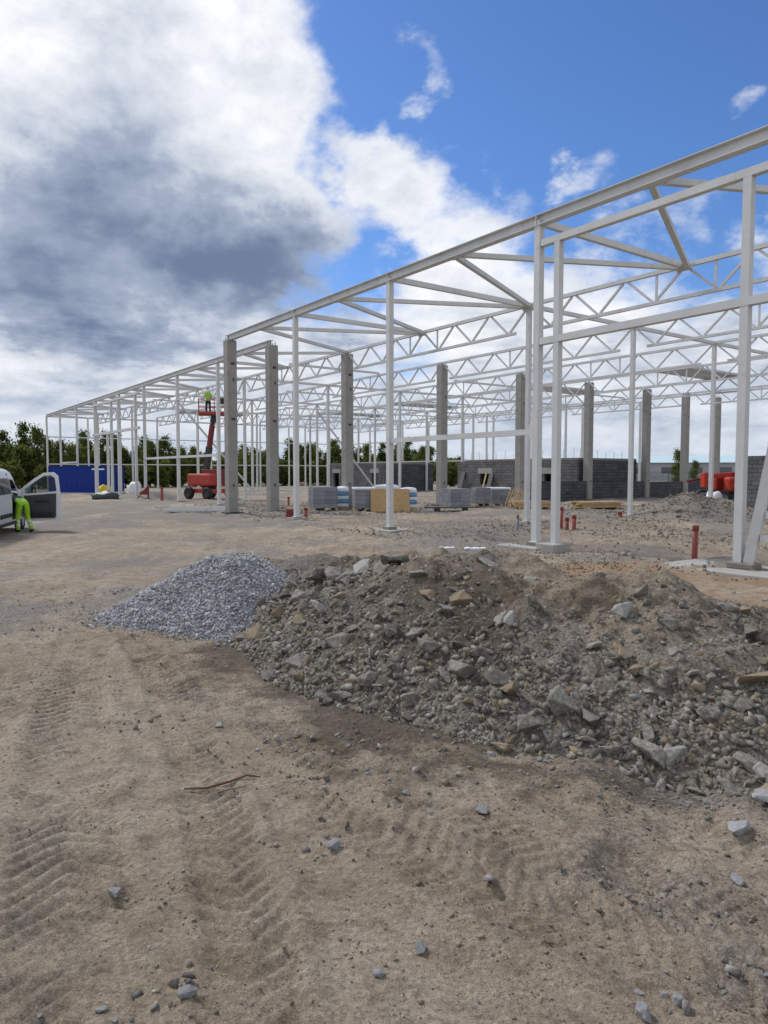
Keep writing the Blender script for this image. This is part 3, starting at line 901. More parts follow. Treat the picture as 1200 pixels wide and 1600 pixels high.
# mid sized stones: pieces of the ground
mp = np.concatenate([clustered(90, -2.2, 3.4, 2.1, 5.0, 0.35, 51), clustered(60, -3, 4.5, 4.0, 9.0, 0.3, 53), clustered(60, 0, 9, 9.5, 15, 0.1, 55)])
mz = ground_h(mp[:, 0], mp[:, 1])
for i in range(len(mp)):
    s = 0.022 + random.gammavariate(2.0, 0.011)
    if mp[i, 1] > 9: s *= 2.0
    inst('stone', PALE[i % 6], ground, (mp[i, 0], mp[i, 1], mz[i] + s * 0.10), (random.uniform(-.4, .4), random.uniform(-.4, .4), random.uniform(0, 6.28)), (s, s, s))
for (x, y, s, lb) in ((-0.24, 3.30, 0.095, 'pale angular stone with a smaller chip beside it, midway up the sandy ground'),
                      (0.52, 3.62, 0.105, 'dark-sided flat stone lying just below the toe of the rubble heap'),
                      (1.78, 3.42, 0.155, 'large pale block of stone on the ground at the right edge'),
                      (0.14, 2.58, 0.085, 'squarish grey stone alone on brown sand, low centre'),
                      (0.86, 2.24, 0.085, 'rounded pale stone at the very bottom edge, right of centre'),
                      (1.56, 3.0, 0.10, 'oblong pale stone beside the small pit, right side'),
                      (-0.68, 2.33, 0.080, 'rounded pale stone among pebbles at the bottom left'),
                      (-1.17, 2.95, 0.085, 'flat pointed grey stone between the two lugged tyre tracks'),
                      (-1.20, 5.02, 0.09, 'white stone on the ground below the gravel pile'),
                      (2.12, 3.75, 0.24, 'big pale boulder half cut off by the right edge, at the foot of the heap'),
                      (-0.02, 2.45, 0.055, 'small dark stone just left of the squarish grey stone'),
                      (4.62, 11.1, 0.6, 'long flat slab of grey stone on orange soil behind the heap')):
    z = float(ground_h(np.array([x]), np.array([y]))[0])
    o = inst('stone', PALE[int(abs(x * 10)) % 6], None, (x, y, z + s * (0.03 if s > 0.5 else 0.16)), (0.03, -0.04, x * 9), (s * 1.15, s, s * (0.35 if s > 0.5 else 0.85)))
    tag(o, lb, 'stone')
# the bent root lying across the ground
rt = [(-1.14, 3.92), (-1.02, 3.94), (-0.90, 4.02), (-0.82, 4.10), (-0.74, 4.12)]
pts = [(x, y, float(ground_h(np.array([x]), np.array([y]))[0]) + 0.012 + 0.01 * (i % 2)) for i, (x, y) in enumerate(rt)]
tw = MB().tube(pts, [0.005, 0.007, 0.007, 0.006, 0.003], 7)
rt2 = [(-1.10, 3.92), (-1.0, 3.90), (-0.88, 3.93), (-0.78, 3.92)]
o = tw.build('root', MATS['twig'], smooth=True)
MB().tube([(x, y, float(ground_h(np.array([x]), np.array([y]))[0]) + 0.010) for x, y in rt2], [0.005, 0.004, 0.003, 0.002], 6).build('side_root', MATS['twig'], o, True)
tag(o, 'thin bent brown root lying on the sand', 'root')

# ------------------------------------------------------------------ the steel frames (local x = into the hall, local y = along the front)
ANG = R(35.9)
ORG = (3.70, 17.1, 0.0)
aV = Vector((-math.sin(ANG), math.cos(ANG), 0)); bV = Vector((math.cos(ANG), math.sin(ANG), 0))


def at(u, v, z=0.0):
    return Vector(ORG) + aV * u + bV * v + Vector((0, 0, z))


def gz(p):
    return float(ground_h(np.array([p[0]]), np.array([p[1]]))[0])

ZE = 7.93          # top of the eave beam
ZT = 7.86          # top of the trusses
DV = 6.2
SP = MATS['steel_paint']
frame1 = empty('steel_hall', at(0, 0), ANG, 'tall white steel portal and truss frame, the nearer half right of the first concrete column', 'steel frame')
frame2 = empty('steel_hall', at(18, 0), ANG, 'white steel frame of the farther half, left of and behind the concrete columns', 'steel frame')


def shs(h, w=0.18, plate=True):
    m = MB().box(-w / 2, w / 2, -w / 2, w / 2, 0.02, h)
    m.box(-w * 0.8, w * 0.8, -w * 0.8, w * 0.8, 0.0, 0.019)
    return m
COL_ME = shs(7.66, 0.168).mesh('column', SP)
COL_IN = shs(ZT - 0.15, 0.155).mesh('column', SP)
COL_TH = shs(ZT - 0.15, 0.15).mesh('column', SP)
FOOT_ME = MB().box(-0.3, 0.3, -0.3, 0.3, -0.4, 0.055).mesh('footing', MATS['concrete_pad'])
GROUT_ME = MB().box(-0.16, 0.16, -0.16, 0.16, 0.0, 0.14).mesh('grout_bed', MATS['grout'])


def column(par, me, x, y, z=0.1, foot=True, grout=False):
    o = inst('column', me, par, (x, y, z))
    if foot:
        inst('footing', FOOT_ME, o, (0, 0, -0.08))
    if grout:
        inst('grout_bed', GROUT_ME, o, (0, 0, -0.141))
    return o


def beam(name, par, p, q, w, h=None, ib=False):
    m = MB()
    (m.ibeam(p, q, w, h) if ib else m.bar(p, q, w, h))
    return m.build(name, SP, par)

# trusses: top chord, bottom chord, web
CH = MB()
CH.bar((0, 0.05, -0.07), (0, 11.95, -0.07), 0.12, 0.12)
CH.bar((0, 0.65, -0.96), (0, 11.35, -0.96), 0.10, 0.10)
CHORD = CH.mesh('truss', SP)
DN = MB().bar((0, 0.08, -0.14), (0, 0.94, -0.90), 0.065).mesh('diagonal', SP)
UPm = MB().bar((0, 0.06, -0.90), (0, 0.92, -0.14), 0.065).mesh('diagonal', SP)
VT = MB().bar((0, 0, -0.141), (0, 0, -0.899), 0.055).mesh('vertical', SP)
WEB = MB()
for k in range(12):
    if k % 2 == 0: WEB.bar((0, k + 0.08, -0.14), (0, k + 0.94, -0.90), 0.065)
    else: WEB.bar((0, k + 0.06, -0.90), (0, k + 0.92, -0.14), 0.065)
for y in (5.08, 6.92): WEB.bar((0, y, -0.141), (0, y, -0.899), 0.055)
WEBM = WEB.mesh('web', SP)


def truss(par, x, y, detail):
    t = inst('truss', CHORD, par, (x, y, ZT))
    if detail:
        for k in range(12):
            inst('diagonal', DN if k % 2 == 0 else UPm, t, (0, k, 0))
        for y2 in (5.08, 6.92): inst('vertical', VT, t, (0, y2, 0))
    else:
        inst('web', WEBM, t)
    return t

# --- nearer half: front columns, eave beam, roof bracing
for u in (-12, -6, 0, 6, 12):
    column(frame1, COL_ME, 0, u, 0.12, foot=(u not in (0, 6)), grout=True)
for u0 in (-12, -6, 0, 6, 12):
    e = beam('eave_beam', frame1, (0, u0 + 0.005, ZE - 0.14), (0, u0 + 5.995 + (0.3 if u0 == 12 else 0), ZE - 0.14), 0.21, 0.25, True)
    st = MB().box(-0.108, 0.108, u0 + 0.02, u0 + 0.034, ZE - 0.26, ZE - 0.02)
    st.build('splice_plate', SP, e)
for u in (-9, -3, 3, 9, 15):
    for du in (-3, 3):
        beam('roof_brace', frame1, (0.1, u + du * 0.03, ZE - 0.2), (DV - 0.05, u + du * 0.97, ZT - 0.12), 0.13, 0.13)
for u in (-6, 0, 6, 12):
    beam('roof_strut', frame1, (0.12, u, ZE - 0.17), (DV - 0.08, u, ZT - 0.09), 0.12, 0.16)
for k in range(1, 7):
    for u0 in (-6, 6):
        if u0 == -6 and k > 4: continue
        truss(frame1, k * DV, u0, k <= 4)
    column(frame1, COL_IN, k * DV, 6, 0.05)
    if k <= 3: column(frame1, COL_IN, k * DV, -6, 0.05)
for k in range(1, 6):
    beam('tie_beam', frame1, (k * DV + 0.09, 6, ZT - 0.09), (k * DV + DV - 0.09, 6, ZT - 0.09), 0.12, 0.14)
GUS = MB().box(-0.006, 0.006, -0.26, 0.26, -0.24, -0.02).box(-0.16, -0.007, -0.22, 0.22, -0.19, -0.178).mesh('gusset_plate', SP)
for u in (-9, -3, 3, 9, 15):
    inst('gusset_plate', GUS, frame1, (0.125, u, ZE - 0.03), (0, 0, 0))
for u in (-6, 0, 6, 12):
    inst('gusset_plate', GUS, frame1, (DV - 0.078, u, ZT), (0, 0, 0))
# wall rail, door frame at the near end
beam('wall_rail', frame1, (0.0, 0.1, 2.80), (0.0, 5.9, 2.80), 0.12, 0.14)
MB().box(-0.07, 0.07, 0.09, 0.20, 2.62, 2.98).build('rail_cleat', SP, frame1)
door1 = [(0.0, -0.60), (0.0, -4.98)]
for i, (x, y) in enumerate(door1):
    MB().box(x - 0.077, x + 0.077, y - 0.077, y + 0.077, 0.15, 7.15).build('door_post', SP, frame1)
beam('door_beam', frame1, (0.0, -0.097, 7.23), (0.0, -9.0, 7.23), 0.15, 0.15)
beam('door_beam', frame1, (0.0, -0.097, 4.93), (0.0, -9.0, 4.93), 0.165, 0.155)
beam('raking_prop', frame1, (0.0, -5.17, 0.15), (0.15, -5.85, 4.3), 0.17, 0.17)
beam('prop_rail', frame1, (0.02, -5.36, 0.62), (0.4, -9, 0.62), 0.10, 0.12)
beam('prop_rail', frame1, (0.03, -5.45, 1.05), (0.6, -9, 1.05), 0.10, 0.12)

# --- farther half
V2 = 2.05
FU = (24.3, 30.5, 37.0, 43.0, 49.8, 56.7, 63.7, 70.3)
for u in FU:
    column(frame2, COL_ME, V2, u - 18, 0.10, grout=True)
ups = [18.0] + list(FU)
for i in range(len(ups) - 1):
    beam('eave_beam', frame2, (V2, ups[i] - 18 + 0.005, ZE - 0.14), (V2, ups[i + 1] - 18 - 0.005, ZE - 0.14), 0.21, 0.25, True)
    mid = (ups[i] + ups[i + 1]) / 2 - 18
    for e in (ups[i], ups[i + 1]):
        y1 = e - 18
        beam('roof_brace', frame2, (V2 + 0.1, mid + (y1 - mid) * 0.03, ZE - 0.2), (DV - 0.05, mid + (y1 - mid) * 0.97, ZT - 0.12), 0.13, 0.13)
    beam('roof_strut', frame2, (V2 + 0.12, ups[i + 1] - 18, ZE - 0.17), (DV - 0.08, ups[i + 1] - 18, ZT - 0.09), 0.12, 0.16)
for k in range(1, 7):
    for j, u0 in enumerate((18, 30, 42, 54)):
        truss(frame2, k * DV, u0 - 18, j < 2 and k <= 4)
    for u in (30, 42, 54, 66):
        column(frame2, COL_IN, k * DV, u - 18, 0.05)
    beam('end_wall_beam', frame2, ((k - 1) * DV + (V2 if k == 1 else 0.1), 70.3 - 18, ZT - 0.09), (k * DV - 0.1, 70.3 - 18, ZT - 0.09), 0.14, 0.18)
    if k > 0: column(frame2, COL_TH, k * DV, 70.3 - 18, 0.05)
for k in range(1, 6):
    for u in (30, 42, 54):
        beam('tie_beam', frame2, (k * DV + 0.09, u - 18, ZT - 0.09), (k * DV + DV - 0.09, u - 18, ZT - 0.09), 0.12, 0.14)
for k in range(1, 6):
    for u in (24, 36, 48, 60):
        if (k + u // 12) % 2: beam('purlin', frame2, (k * DV, u - 18, ZT + 0.06), (k * DV + DV, u - 18, ZT + 0.06), 0.1, 0.12)
for (k, k2) in ((1, 2), (3, 4)):
    beam('wall_brace', frame2, (k * DV, 42.12 - 18, 7.3), (k2 * DV, 42.12 - 18, 0.35), 0.12, 0.12)
beam('wall_rail', frame2, (V2, 24.4 - 18, 2.75), (V2, 30.4 - 18, 2.75), 0.12, 0.14)
beam('wall_rail', frame2, (V2, 30.6 - 18, 2.75), (V2, 36.9 - 18, 2.75), 0.12, 0.14)
beam('wall_rail', frame2, (V2, 56.8 - 18, 2.75), (V2, 63.6 - 18, 2.75), 0.12, 0.14)
beam('wall_rail', frame2, (V2 - 0.02, 24.4 - 18, 6.3), (V2 - 0.02, 36.9 - 18, 6.1), 0.08, 0.10)
for (y, h) in ((49.0, 7.14), (38.0, 7.14), (45.2, 4.78), (42.2, 7.14), (44.1, 7.14)):
    MB().box(V2 - 0.385, V2 - 0.215, y - 18 - 0.085, y - 18 + 0.085, 0.1, h).build('door_post', SP, frame2)
beam('door_beam', frame2, (V2 - 0.3, 37.2 - 18, 7.23), (V2 - 0.3, 49.6 - 18, 7.23), 0.16, 0.17)
beam('door_beam', frame2, (V2 - 0.3, 37.2 - 18, 4.86), (V2 - 0.3, 49.6 - 18, 4.86), 0.17, 0.18)
for (z) in (2.7, 5.6):
    beam('end_wall_rail', frame2, (V2 + 0.1, 70.3 - 18, z), (6 * DV, 70.3 - 18, z), 0.1, 0.12)
# back wall
BV = 39.5
for u in (24, 30, 36, 41.4, 42.4, 46, 52, 58, 64, 70):
    column(frame2, COL_TH, BV, u - 18, 0.05, foot=False)
for z in (3.1, 5.6, 7.7):
    beam('back_wall_rail', frame2, (BV, 36 - 18, z), (BV, 70 - 18, z), 0.1, 0.13)
beam('back_wall_rail', frame2, (BV, 24 - 18, 7.7), (BV, 36 - 18, 7.7), 0.1, 0.13)

# ------------------------------------------------------------------ concrete columns on the dividing line
cc_me = MB()
w, ch = 0.225, 0.02
ring = [(-w + ch, -w), (w - ch, -w), (w, -w + ch), (w, w - ch), (w - ch, w), (-w + ch, w), (-w, w - ch), (-w, -w + ch)]
vs = [(x, y, 0) for x, y in ring] + [(x, y, 7.62) for x, y in ring]
cc_me.raw(vs, [(i, (i + 1) % 8, 8 + (i + 1) % 8, 8 + i) for i in range(8)] + [tuple(range(7, -1, -1)), tuple(range(8, 16))])
CC = cc_me.mesh('shaft', MATS['concrete_column'])
PKG = MB().box(-0.42, 0.42, -0.42, 0.42, -0.12, 0.035).mesh('packing', MATS['black_rubber'])
PLT = MB().box(-0.09, 0.09, -0.012, 0.0, -0.05, 0.05)
PLATE = PLT.mesh('cast_in_plate', MATS['dark_metal'])
PINM = MB().cyl((0, 0, 0), (0, 0, 0.2), 0.018, n=6).mesh('dowel', MATS['dark_metal'])
names = ['concrete column at the outer corner, leftmost of the concrete row', 'concrete column second from the left, standing just right of the corner one',
         'concrete column third from the left, beside the wrapped grey block pallet', 'concrete column fourth from the left, behind the black board on trestles',
         'concrete column fifth from the left, mostly hidden by the double white posts', 'concrete column sixth from the left, at the near corner of the block room',
         'concrete column at the far right end of the block room, seventh of the row', 'concrete column second to last of the row, above the low block wall',
         'smallest concrete column, last of the row, beside a white post']
for i, v in enumerate((0, 2.05, 6.2, 12.4, 18.6, 25, 31.4, 36.3, 40.7)):
    p = at(18, v)
    root = empty('concrete_column', (p.x, p.y, 0.0), ANG, names[i], 'column', 'concrete columns on the dividing line')
    s = inst('shaft', CC, root, (0, 0, 0.036))
    inst('packing', PKG, root)
    for (dx, dy) in ((-.13, -.13), (.13, .13), (.13, -.13), (-.13, .13)):
        inst('dowel', PINM, root, (dx, dy, 7.60))
    if i < 3:
        inst('cast_in_plate', PLATE, s, (0.02, -w - 0.001, 6.6)); inst('cast_in_plate', PLATE, s, (0.02, -w - 0.001, 4.15))
    inst('cast_in_plate', PLATE, s, (0.0, -w - 0.001, 1.2), sc=(0.4, 1, 1.3)); inst('cast_in_plate', PLATE, s, (0.05, -w - 0.001, 5.9), sc=(0.35, 1, 1.5))

# ------------------------------------------------------------------ packs of profiled sheet lying on the trusses
for (u, v, n, lb) in ((12.6, 28.6, 2, 'large pack of pale roof sheets on the near trusses, at the right'), (23.5, 28.6, 2, 'pack of roof sheets on the trusses above the block room'),
                      (39.0, 28.0, 2, 'pack of roof sheets on the trusses right of the second white column'), (51.0, 28.0, 2, 'small far pack of roof sheets seen between the middle columns'), (58, 15.4, 2, 'pack of roof sheets on the trusses near the far left end')):
    p = at(u, v, ZT + 0.02)
    root = empty('roof_sheet_pack', p, ANG, lb, 'roof sheets', 'packs of roof sheets on the trusses')
    for k in range(n):
        m = MB()
        for s_ in range(3):
            x0 = -3.4; y0 = k * 1.25 - n * 0.6
            for r_ in range(5):
                yy0 = y0 + r_ * 0.22
                m.box(x0, x0 + 6.8, yy0, yy0 + 0.12, 0.012 + s_ * 0.045, 0.045 + s_ * 0.045)
            m.box(x0 + 0.01, x0 + 6.79, y0 - 0.02, y0 + 1.04, 0.004 + s_ * 0.045, 0.0115 + s_ * 0.045)
        m.build('sheet_bundle', MATS['sheet_steel'], root)

# ------------------------------------------------------------------ foundations and pads
def pad(name, u, v, lu, lv, z0, z1, label, mat_='concrete_pad', rz=0.0, cat='foundation'):
    p = at(u, v)
    o = MB().box(-lv / 2, lv / 2, -lu / 2, lu / 2, z0, z1).build(name, MATS[mat_], bevel=0.02)
    o.location = (p.x, p.y, 0); o.rotation_euler = (0, 0, ANG + rz)
    return tag(o, label, cat)
pad('foundation_pad', 6.0, 0.15, 1.0, 1.0, -0.3, -0.02 + 0.0, 'square concrete pad under the middle white front column')
pad('foundation_pad', 0.15, -0.05, 1.3, 1.0, -0.3, -0.022, 'concrete pad under the tall double-height front column')
pad('concrete_block', -0.62, -0.1, 0.55, 0.6, -0.2, 0.15, 'thick concrete block under the narrow door post')
pad('foundation_slab', -5.3, 0.0, 3.2, 1.5, -0.3, 0.035, 'wide pale concrete slab under the right-hand door post')
pad('grout_block', -5.08, 0.0, 0.5, 0.34, 0.036, 0.149, 'dark grout block between slab and right-hand posts', 'grout')
for o in (bpy.data.objects['foundation_pad'], bpy.data.objects['foundation_pad.001']):
    o.location.z = 0.06

# ------------------------------------------------------------------ block rooms and low block walls
def wall_x(m, x, y0, y1, z0, z1, t, holes=()):
    """wall in the plane x = const, running along y, with openings (ya, yb, za, zb)"""
    ys = sorted(holes)
    cur = y0
    for (ya, yb, za, zb) in ys:
        m.box(x, x + t, cur, ya, z0, z1)
        if za > z0: m.box(x, x + t, ya, yb, z0, za)
        if zb < z1: m.box(x, x + t, ya, yb, zb, z1)
        cur = yb
    m.box(x, x + t, cur, y1, z0, z1)


def block_room(label, u0, u1, v0, v1, h, holes, mat_, slabs=True):
    p = at(u0, v0)
    root = empty('block_room', (p.x, p.y, 0), ANG, label, 'block room')
    L = u1 - u0; D = v1 - v0; t = 0.2
    m = MB(); wall_x(m, 0, 0, L, -0.2, h, t, [q[:4] for q in holes]); m.build('front_wall', MATS['block_wall'], root)
    MB().box(t, D - t, 0.001, t, -0.2, h).build('end_wall', MATS[mat_], root)
    MB().box(t, D - t, L - t, L - 0.001, -0.2, h).build('end_wall', MATS[mat_], root)
    MB().box(D - t, D, 0, L, -0.2, h).build('back_wall', MATS[mat_], root)
    for (ya, yb, za, zb) in holes:
        o = MB().box(-0.012, t - 0.01, ya - 0.25, yb + 0.25, zb + 0.001, zb + 0.42).build('lintel', MATS['concrete_pad'], root)
    if slabs:
        n = int(L // 1.2)
        for k in range(n):
            o = MB().box(0.03, D - 0.03, k * 1.2 + 0.01, k * 1.2 + 1.19, h + 0.002, h + 0.16).build('roof_slab', MATS['grout'], root)
    r = random.Random(int(u0 * 10))
    for k in range(int(L / 0.9)):
        y = 0.4 + k * 0.9
        MB().cyl((0.12, y, h + 0.1), (0.12 + r.uniform(-.03, .03), y + r.uniform(-.03, .03), h + r.uniform(0.5, 0.85)), 0.011, n=5).build('starter_bar', MATS['dark_metal'], root)
    for k in range(int(D / 0.9)):
        x = 0.4 + k * 0.9
        MB().cyl((x, 0.1, h + 0.1), (x + r.uniform(-.03, .03), 0.1, h + r.uniform(0.5, 0.85)), 0.011, n=5).build('starter_bar', MATS['dark_metal'], root)
    return root
block_room('dark block room with two square window openings under pale lintels', 18.45, 30.2, 24.5, 31.0, 2.62,
           [(20.5 - 18.45, 21.3 - 18.45, 0.92, 1.72), (26.6 - 18.45, 27.65 - 18.45, 0.9, 1.72)], 'block_wall_dark')
block_room('farther dark block room with two doorways, behind the wrapped pallets', 42.2, 52.5, 26.0, 32.0, 2.6,
           [(43.3 - 42.2, 44.3 - 42.2, -0.2, 1.75), (50.2 - 42.2, 51.2 - 42.2, -0.2, 1.75)], 'block_wall_dark')
block_room('dark block wall corner at the right edge behind the white posts', -3.0, 5.7, 20.9, 26.5, 2.6, [], 'block_wall_dark', False)
names = ['low dark block wall between the sixth concrete column and the double posts', 'low dark block wall below the end of the block room', 'low dark block wall right of the block room, between two thin concrete columns', 'short low block wall behind the spoil mound, at the row end']
for (v0, v1, h, lb) in ((18.9, 24.7, 1.25, names[0]), (25.3, 31.1, 1.2, names[1]), (31.7, 36.0, 1.15, names[2]), (36.6, 40.3, 1.15, names[3])):
    p = at(18, v0)
    o = MB().box(0, v1 - v0, -0.1, 0.1, -0.2, h).build('low_block_wall', MATS['block_wall_dark'])
    o.location = (p.x, p.y, 0); o.rotation_euler = (0, 0, ANG)
    tag(o, lb, 'block wall', 'low block walls between the concrete columns')

# boards leaning on the block room
for (u, lb) in ((29.3, 'dark board leaning on the block room left of its window'), (26.2, 'dark board leaning right of the left window opening'), (26.75, 'pale thin board leaning at the edge of the left window opening')):
    p = at(u, 24.5)
    m = MB().bar((-0.75, 0, 0), (-0.02, 0.18, 1.75), 0.45 if 'dark' in lb else 0.14, 0.03, (1, 0, 0))
    o = m.build('leaning_board', MATS['plywood_dark'] if 'dark' in lb else MATS['timber'])
    o.location = (p.x, p.y, gz(p) - 0.02); o.rotation_euler = (0, 0, ANG)
    tag(o, lb, 'board')

# ------------------------------------------------------------------ pallets of blocks, sheets, timber
def pallet(label, x, y, rz, w, d, h, wrap=None):
    root = empty('block_pallet', (x, y, gz((x, y))), rz, label, 'pallet')
    m = MB()
    for k in (-1, 0, 1):
        MB().box(k * (w / 2 - 0.05) - 0.05, k * (w / 2 - 0.05) + 0.05, -d / 2, d / 2, 0, 0.1).build('pallet_runner', MATS['timber'], root)
    rows = int(round((h - 0.12) / 0.2)); nb = max(2, int(round(w / 0.5))); nd = max(2, int(round(d / 0.25)))
    bw, bd, bh = w / nb, d / nd, (h - 0.12) / rows
    me = MB().box(0.004, bw - 0.004, 0.004, bd - 0.004, 0.003, bh - 0.003).mesh('block', MATS['block_single'])
    for i in range(nb):
        for j in range(nd):
            for k in range(rows):
                if 0 < j < nd - 1 and 0 < i < nb - 1 and k < rows - 1: continue
                inst('block', me, root, (-w / 2 + i * bw + random.uniform(-.004, .004), -d / 2 + j * bd, 0.12 + k * bh))
    if wrap:
        MB().box(-w / 2 - 0.012, w / 2 + 0.012, -d / 2 - 0.012, d / 2 + 0.012, h - 0.1, h + 0.01).build('film_cap', MATS[wrap], root, bevel=0.03)
    return root
mat('block_single', (0.21, 0.22, 0.24), 0.9, var=0.2, scale=4, rnd=0.16, bump=0.2)
pallet('grey block pallet beside the third concrete column, left of it', -2.95, 33.9, R(20), 1.2, 1.0, 1.12)
pallet('grey block pallet half hidden by the chipboard panel', -0.95, 33.3, R(10), 1.0, 1.0, 1.08, 'film')
pallet('grey block pallet right of the fourth concrete column', 3.75, 37.2, R(28), 1.25, 1.1, 1.02)
pallet('grey block pallet in the middle of the three by the block room', 5.25, 38.2, R(15), 0.8, 0.9, 0.98)
pallet('film-topped block pallet behind the timber lattice', 6.35, 39.2, R(12), 1.1, 1.0, 1.02, 'film')


def sack_pack(label, x, y, rz, w, d, h, c1='wrap_blue', c2='wrap_white'):
    root = empty('wrapped_pack', (x, y, gz((x, y))), rz, label, 'wrapped pack')
    MB().box(-w / 2, w / 2, -d / 2, d / 2, 0, 0.12).build('pallet_base', MATS['timber'], root)
    n = 5
    for k in range(n):
        z = 0.125 + k * (h - 0.12) / n
        MB().box(-w / 2 + random.uniform(0, .04), w / 2 - random.uniform(0, .04), -d / 2, d / 2 - random.uniform(0, .04), z, z + (h - 0.12) / n - 0.006).build('sack', MATS[c1 if k % 2 else c2], root, bevel=0.04)
    m = MB()
    bm = bmesh.new(); bmesh.ops.create_icosphere(bm, subdivisions=2, radius=1)
    for v in bm.verts: v.co = Vector((v.co.x * w * 0.52, v.co.y * d * 0.5, h + v.co.z * 0.1 + 0.03 * math.sin(v.co.x * 7) * math.sin(v.co.y * 6)))
    me = bpy.data.meshes.new('loose_film'); bm.to_mesh(me); bm.free(); me.materials.append(MATS['film'])
    link(bpy.data.objects.new('loose_film', me), root)
sack_pack('blue and white wrapped pack against the third concrete column', -2.05, 34.6, R(10), 0.6, 0.8, 1.05)
sack_pack('blue and white wrapped pack at the right end of the chipboard panel', 1.15, 33.6, R(5), 0.8, 0.9, 1.0)
sack_pack('film covered pack behind the chipboard panel', 0.1, 34.4, R(8), 1.2, 0.9, 1.12)
osb = empty('chipboard_panel', (0.3, 32.75, gz((0.3, 32.75))), R(2), 'upright yellowish chipboard sheet in front of wrapped packs', 'chipboard sheet')
MB().hexa([(-0.92, -0.1, 0.0), (0.92, -0.1, 0.0), (0.92, -0.078, 0.0), (-0.92, -0.078, 0.0), (-0.92, 0.1, 1.05), (0.86, 0.1, 1.05), (0.86, 0.122, 1.05), (-0.92, 0.122, 1.05)]).build('sheet', MATS['osb'], osb)
MB().box(-0.92, 0.92, 0.124, 0.2, 0.9, 1.0).build('batten', MATS['timber'], osb)
bt = empty('board_on_trestles', (3.2, 33.3, gz((3.2, 33.3))), R(8), 'long flat black formwork board raised on blocks', 'board')
MB().box(-1.25, 1.25, -0.35, 0.35, 0.16, 0.21).build('board', MATS['plywood_dark'], bt)
for x in (-0.7, 0.65): MB().box(x - 0.08, x + 0.08, -0.3, 0.3, 0, 0.158).build('bearer', MATS['dark_metal'], bt)


def timber_stack(label, x, y, rz, L, nw, nh):
    root = empty('timber_stack', (x, y, gz((x, y))), rz, label, 'timber stack')
    for s in (-0.35, 0.35): MB().box(s * L - 0.05, s * L + 0.05, -nw * 0.055, nw * 0.055, 0, 0.08).build('bearer', MATS['timber'], root)
    for k in range(nh):
        for j in range(nw):
            if k == nh - 1 and random.random() < 0.3: continue
            o = MB().box(-L / 2 + random.uniform(0, .25), L / 2 - random.uniform(0, .3), 0.003, 0.102, 0.003, 0.055).build('plank', MATS['timber'], root)
            o.location = (0, (j - nw / 2) * 0.108 + random.uniform(-.01, .01), 0.08 + k * 0.06); o.rotation_euler = (0, 0, random.uniform(-.012, .012))
timber_stack('stack of sawn planks behind the double white posts', 7.2, 34.3, R(8), 2.1, 7, 5)
timber_stack('longer stack of sawn planks in front of the low block wall', 10.7, 35.4, R(14), 2.6, 8, 5)
lat = empty('timber_lattice', (7.1, 38.0, gz((7.1, 38.0))), R(10), 'timber lattice of slanted battens leaning near the block pallets', 'timber lattice')
for k in range(7):
    MB().bar((-0.6 + k * 0.16, 0.02 * k, 0.02), (-0.15 + k * 0.16, 0.25, 0.95), 0.06, 0.03, (0, 1, 0)).build('batten', MATS['timber'], lat)
MB().bar((-0.45, 0.04, 0.30), (0.75, 0.12, 0.30), 0.03, 0.08).build('cross_batten', MATS['timber'], lat)
MB().bar((-0.25, 0.12, 0.68), (0.95, 0.2, 0.68), 0.03, 0.08).build('cross_batten', MATS['timber'], lat)

# ------------------------------------------------------------------ pipes standing out of the ground
def pipe(label, x, y, h, r, m='pipe_orange', lean=0.0):
    z = gz((x, y))
    n = 16
    prof = [(-0.1, r), (h, r), (h, r * 0.86), (h - 0.15, r * 0.86)]
    o = MB().lathe(prof, axis='z', n=n).build('drain_pipe', MATS[m], smooth=False)
    for p in o.data.polygons: p.use_smooth = True
    c = MB().lathe([(h - 0.11, r * 1.001), (h - 0.105, r * 1.12), (h - 0.02, r * 1.12), (h + 0.002, r * 1.08), (h + 0.002, r * 0.9)], axis='z', n=n)
    c.build('socket', MATS[m], o, True)
    o.location = (x, y, z); o.rotation_euler = (lean, lean, 0)
    tag(o, label, 'pipe')
pipe('tallest of three orange-red drain pipes beside the narrow door post', 5.87, 23.25, 0.78, 0.062)
pipe('short orange-red drain pipe in the middle of the three', 5.92, 22.72, 0.42, 0.062)
pipe('orange-red drain pipe at the right of the three', 6.08, 22.46, 0.48, 0.066)
pipe('grey drain pipe left of the double white posts', 4.14, 21.73, 0.5, 0.042, 'pipe_grey')
pipe('lone orange-red drain pipe standing before the right-hand posts', 6.50, 14.66, 0.70, 0.058, lean=0.01)
pipe('orange-red drain pipe at the foot of the white column left of centre', -3.05, 27.41, 0.5, 0.07)
pipe('thin orange-red pipe behind the second concrete column', -5.33, 39.28, 0.48, 0.06)
pipe('small orange-red pipe stub at the foot of an inner white column', 9.4, 28.0, 0.25, 0.08)
pipe('red pipe in the distance beside a far white column', -14.38, 45.54, 0.9, 0.09)
dr = MB().lathe([(0, 0.001), (0, 0.2), (0.36, 0.2), (0.38, 0.19), (0.38, 0.001)], axis='z', n=20).build('bucket', MATS['dark_red_paint'])
dr.location = (-3.75, 28.3, gz((-3.75, 28.3))); tag(dr, 'dark red tub left of the white column foot', 'tub')
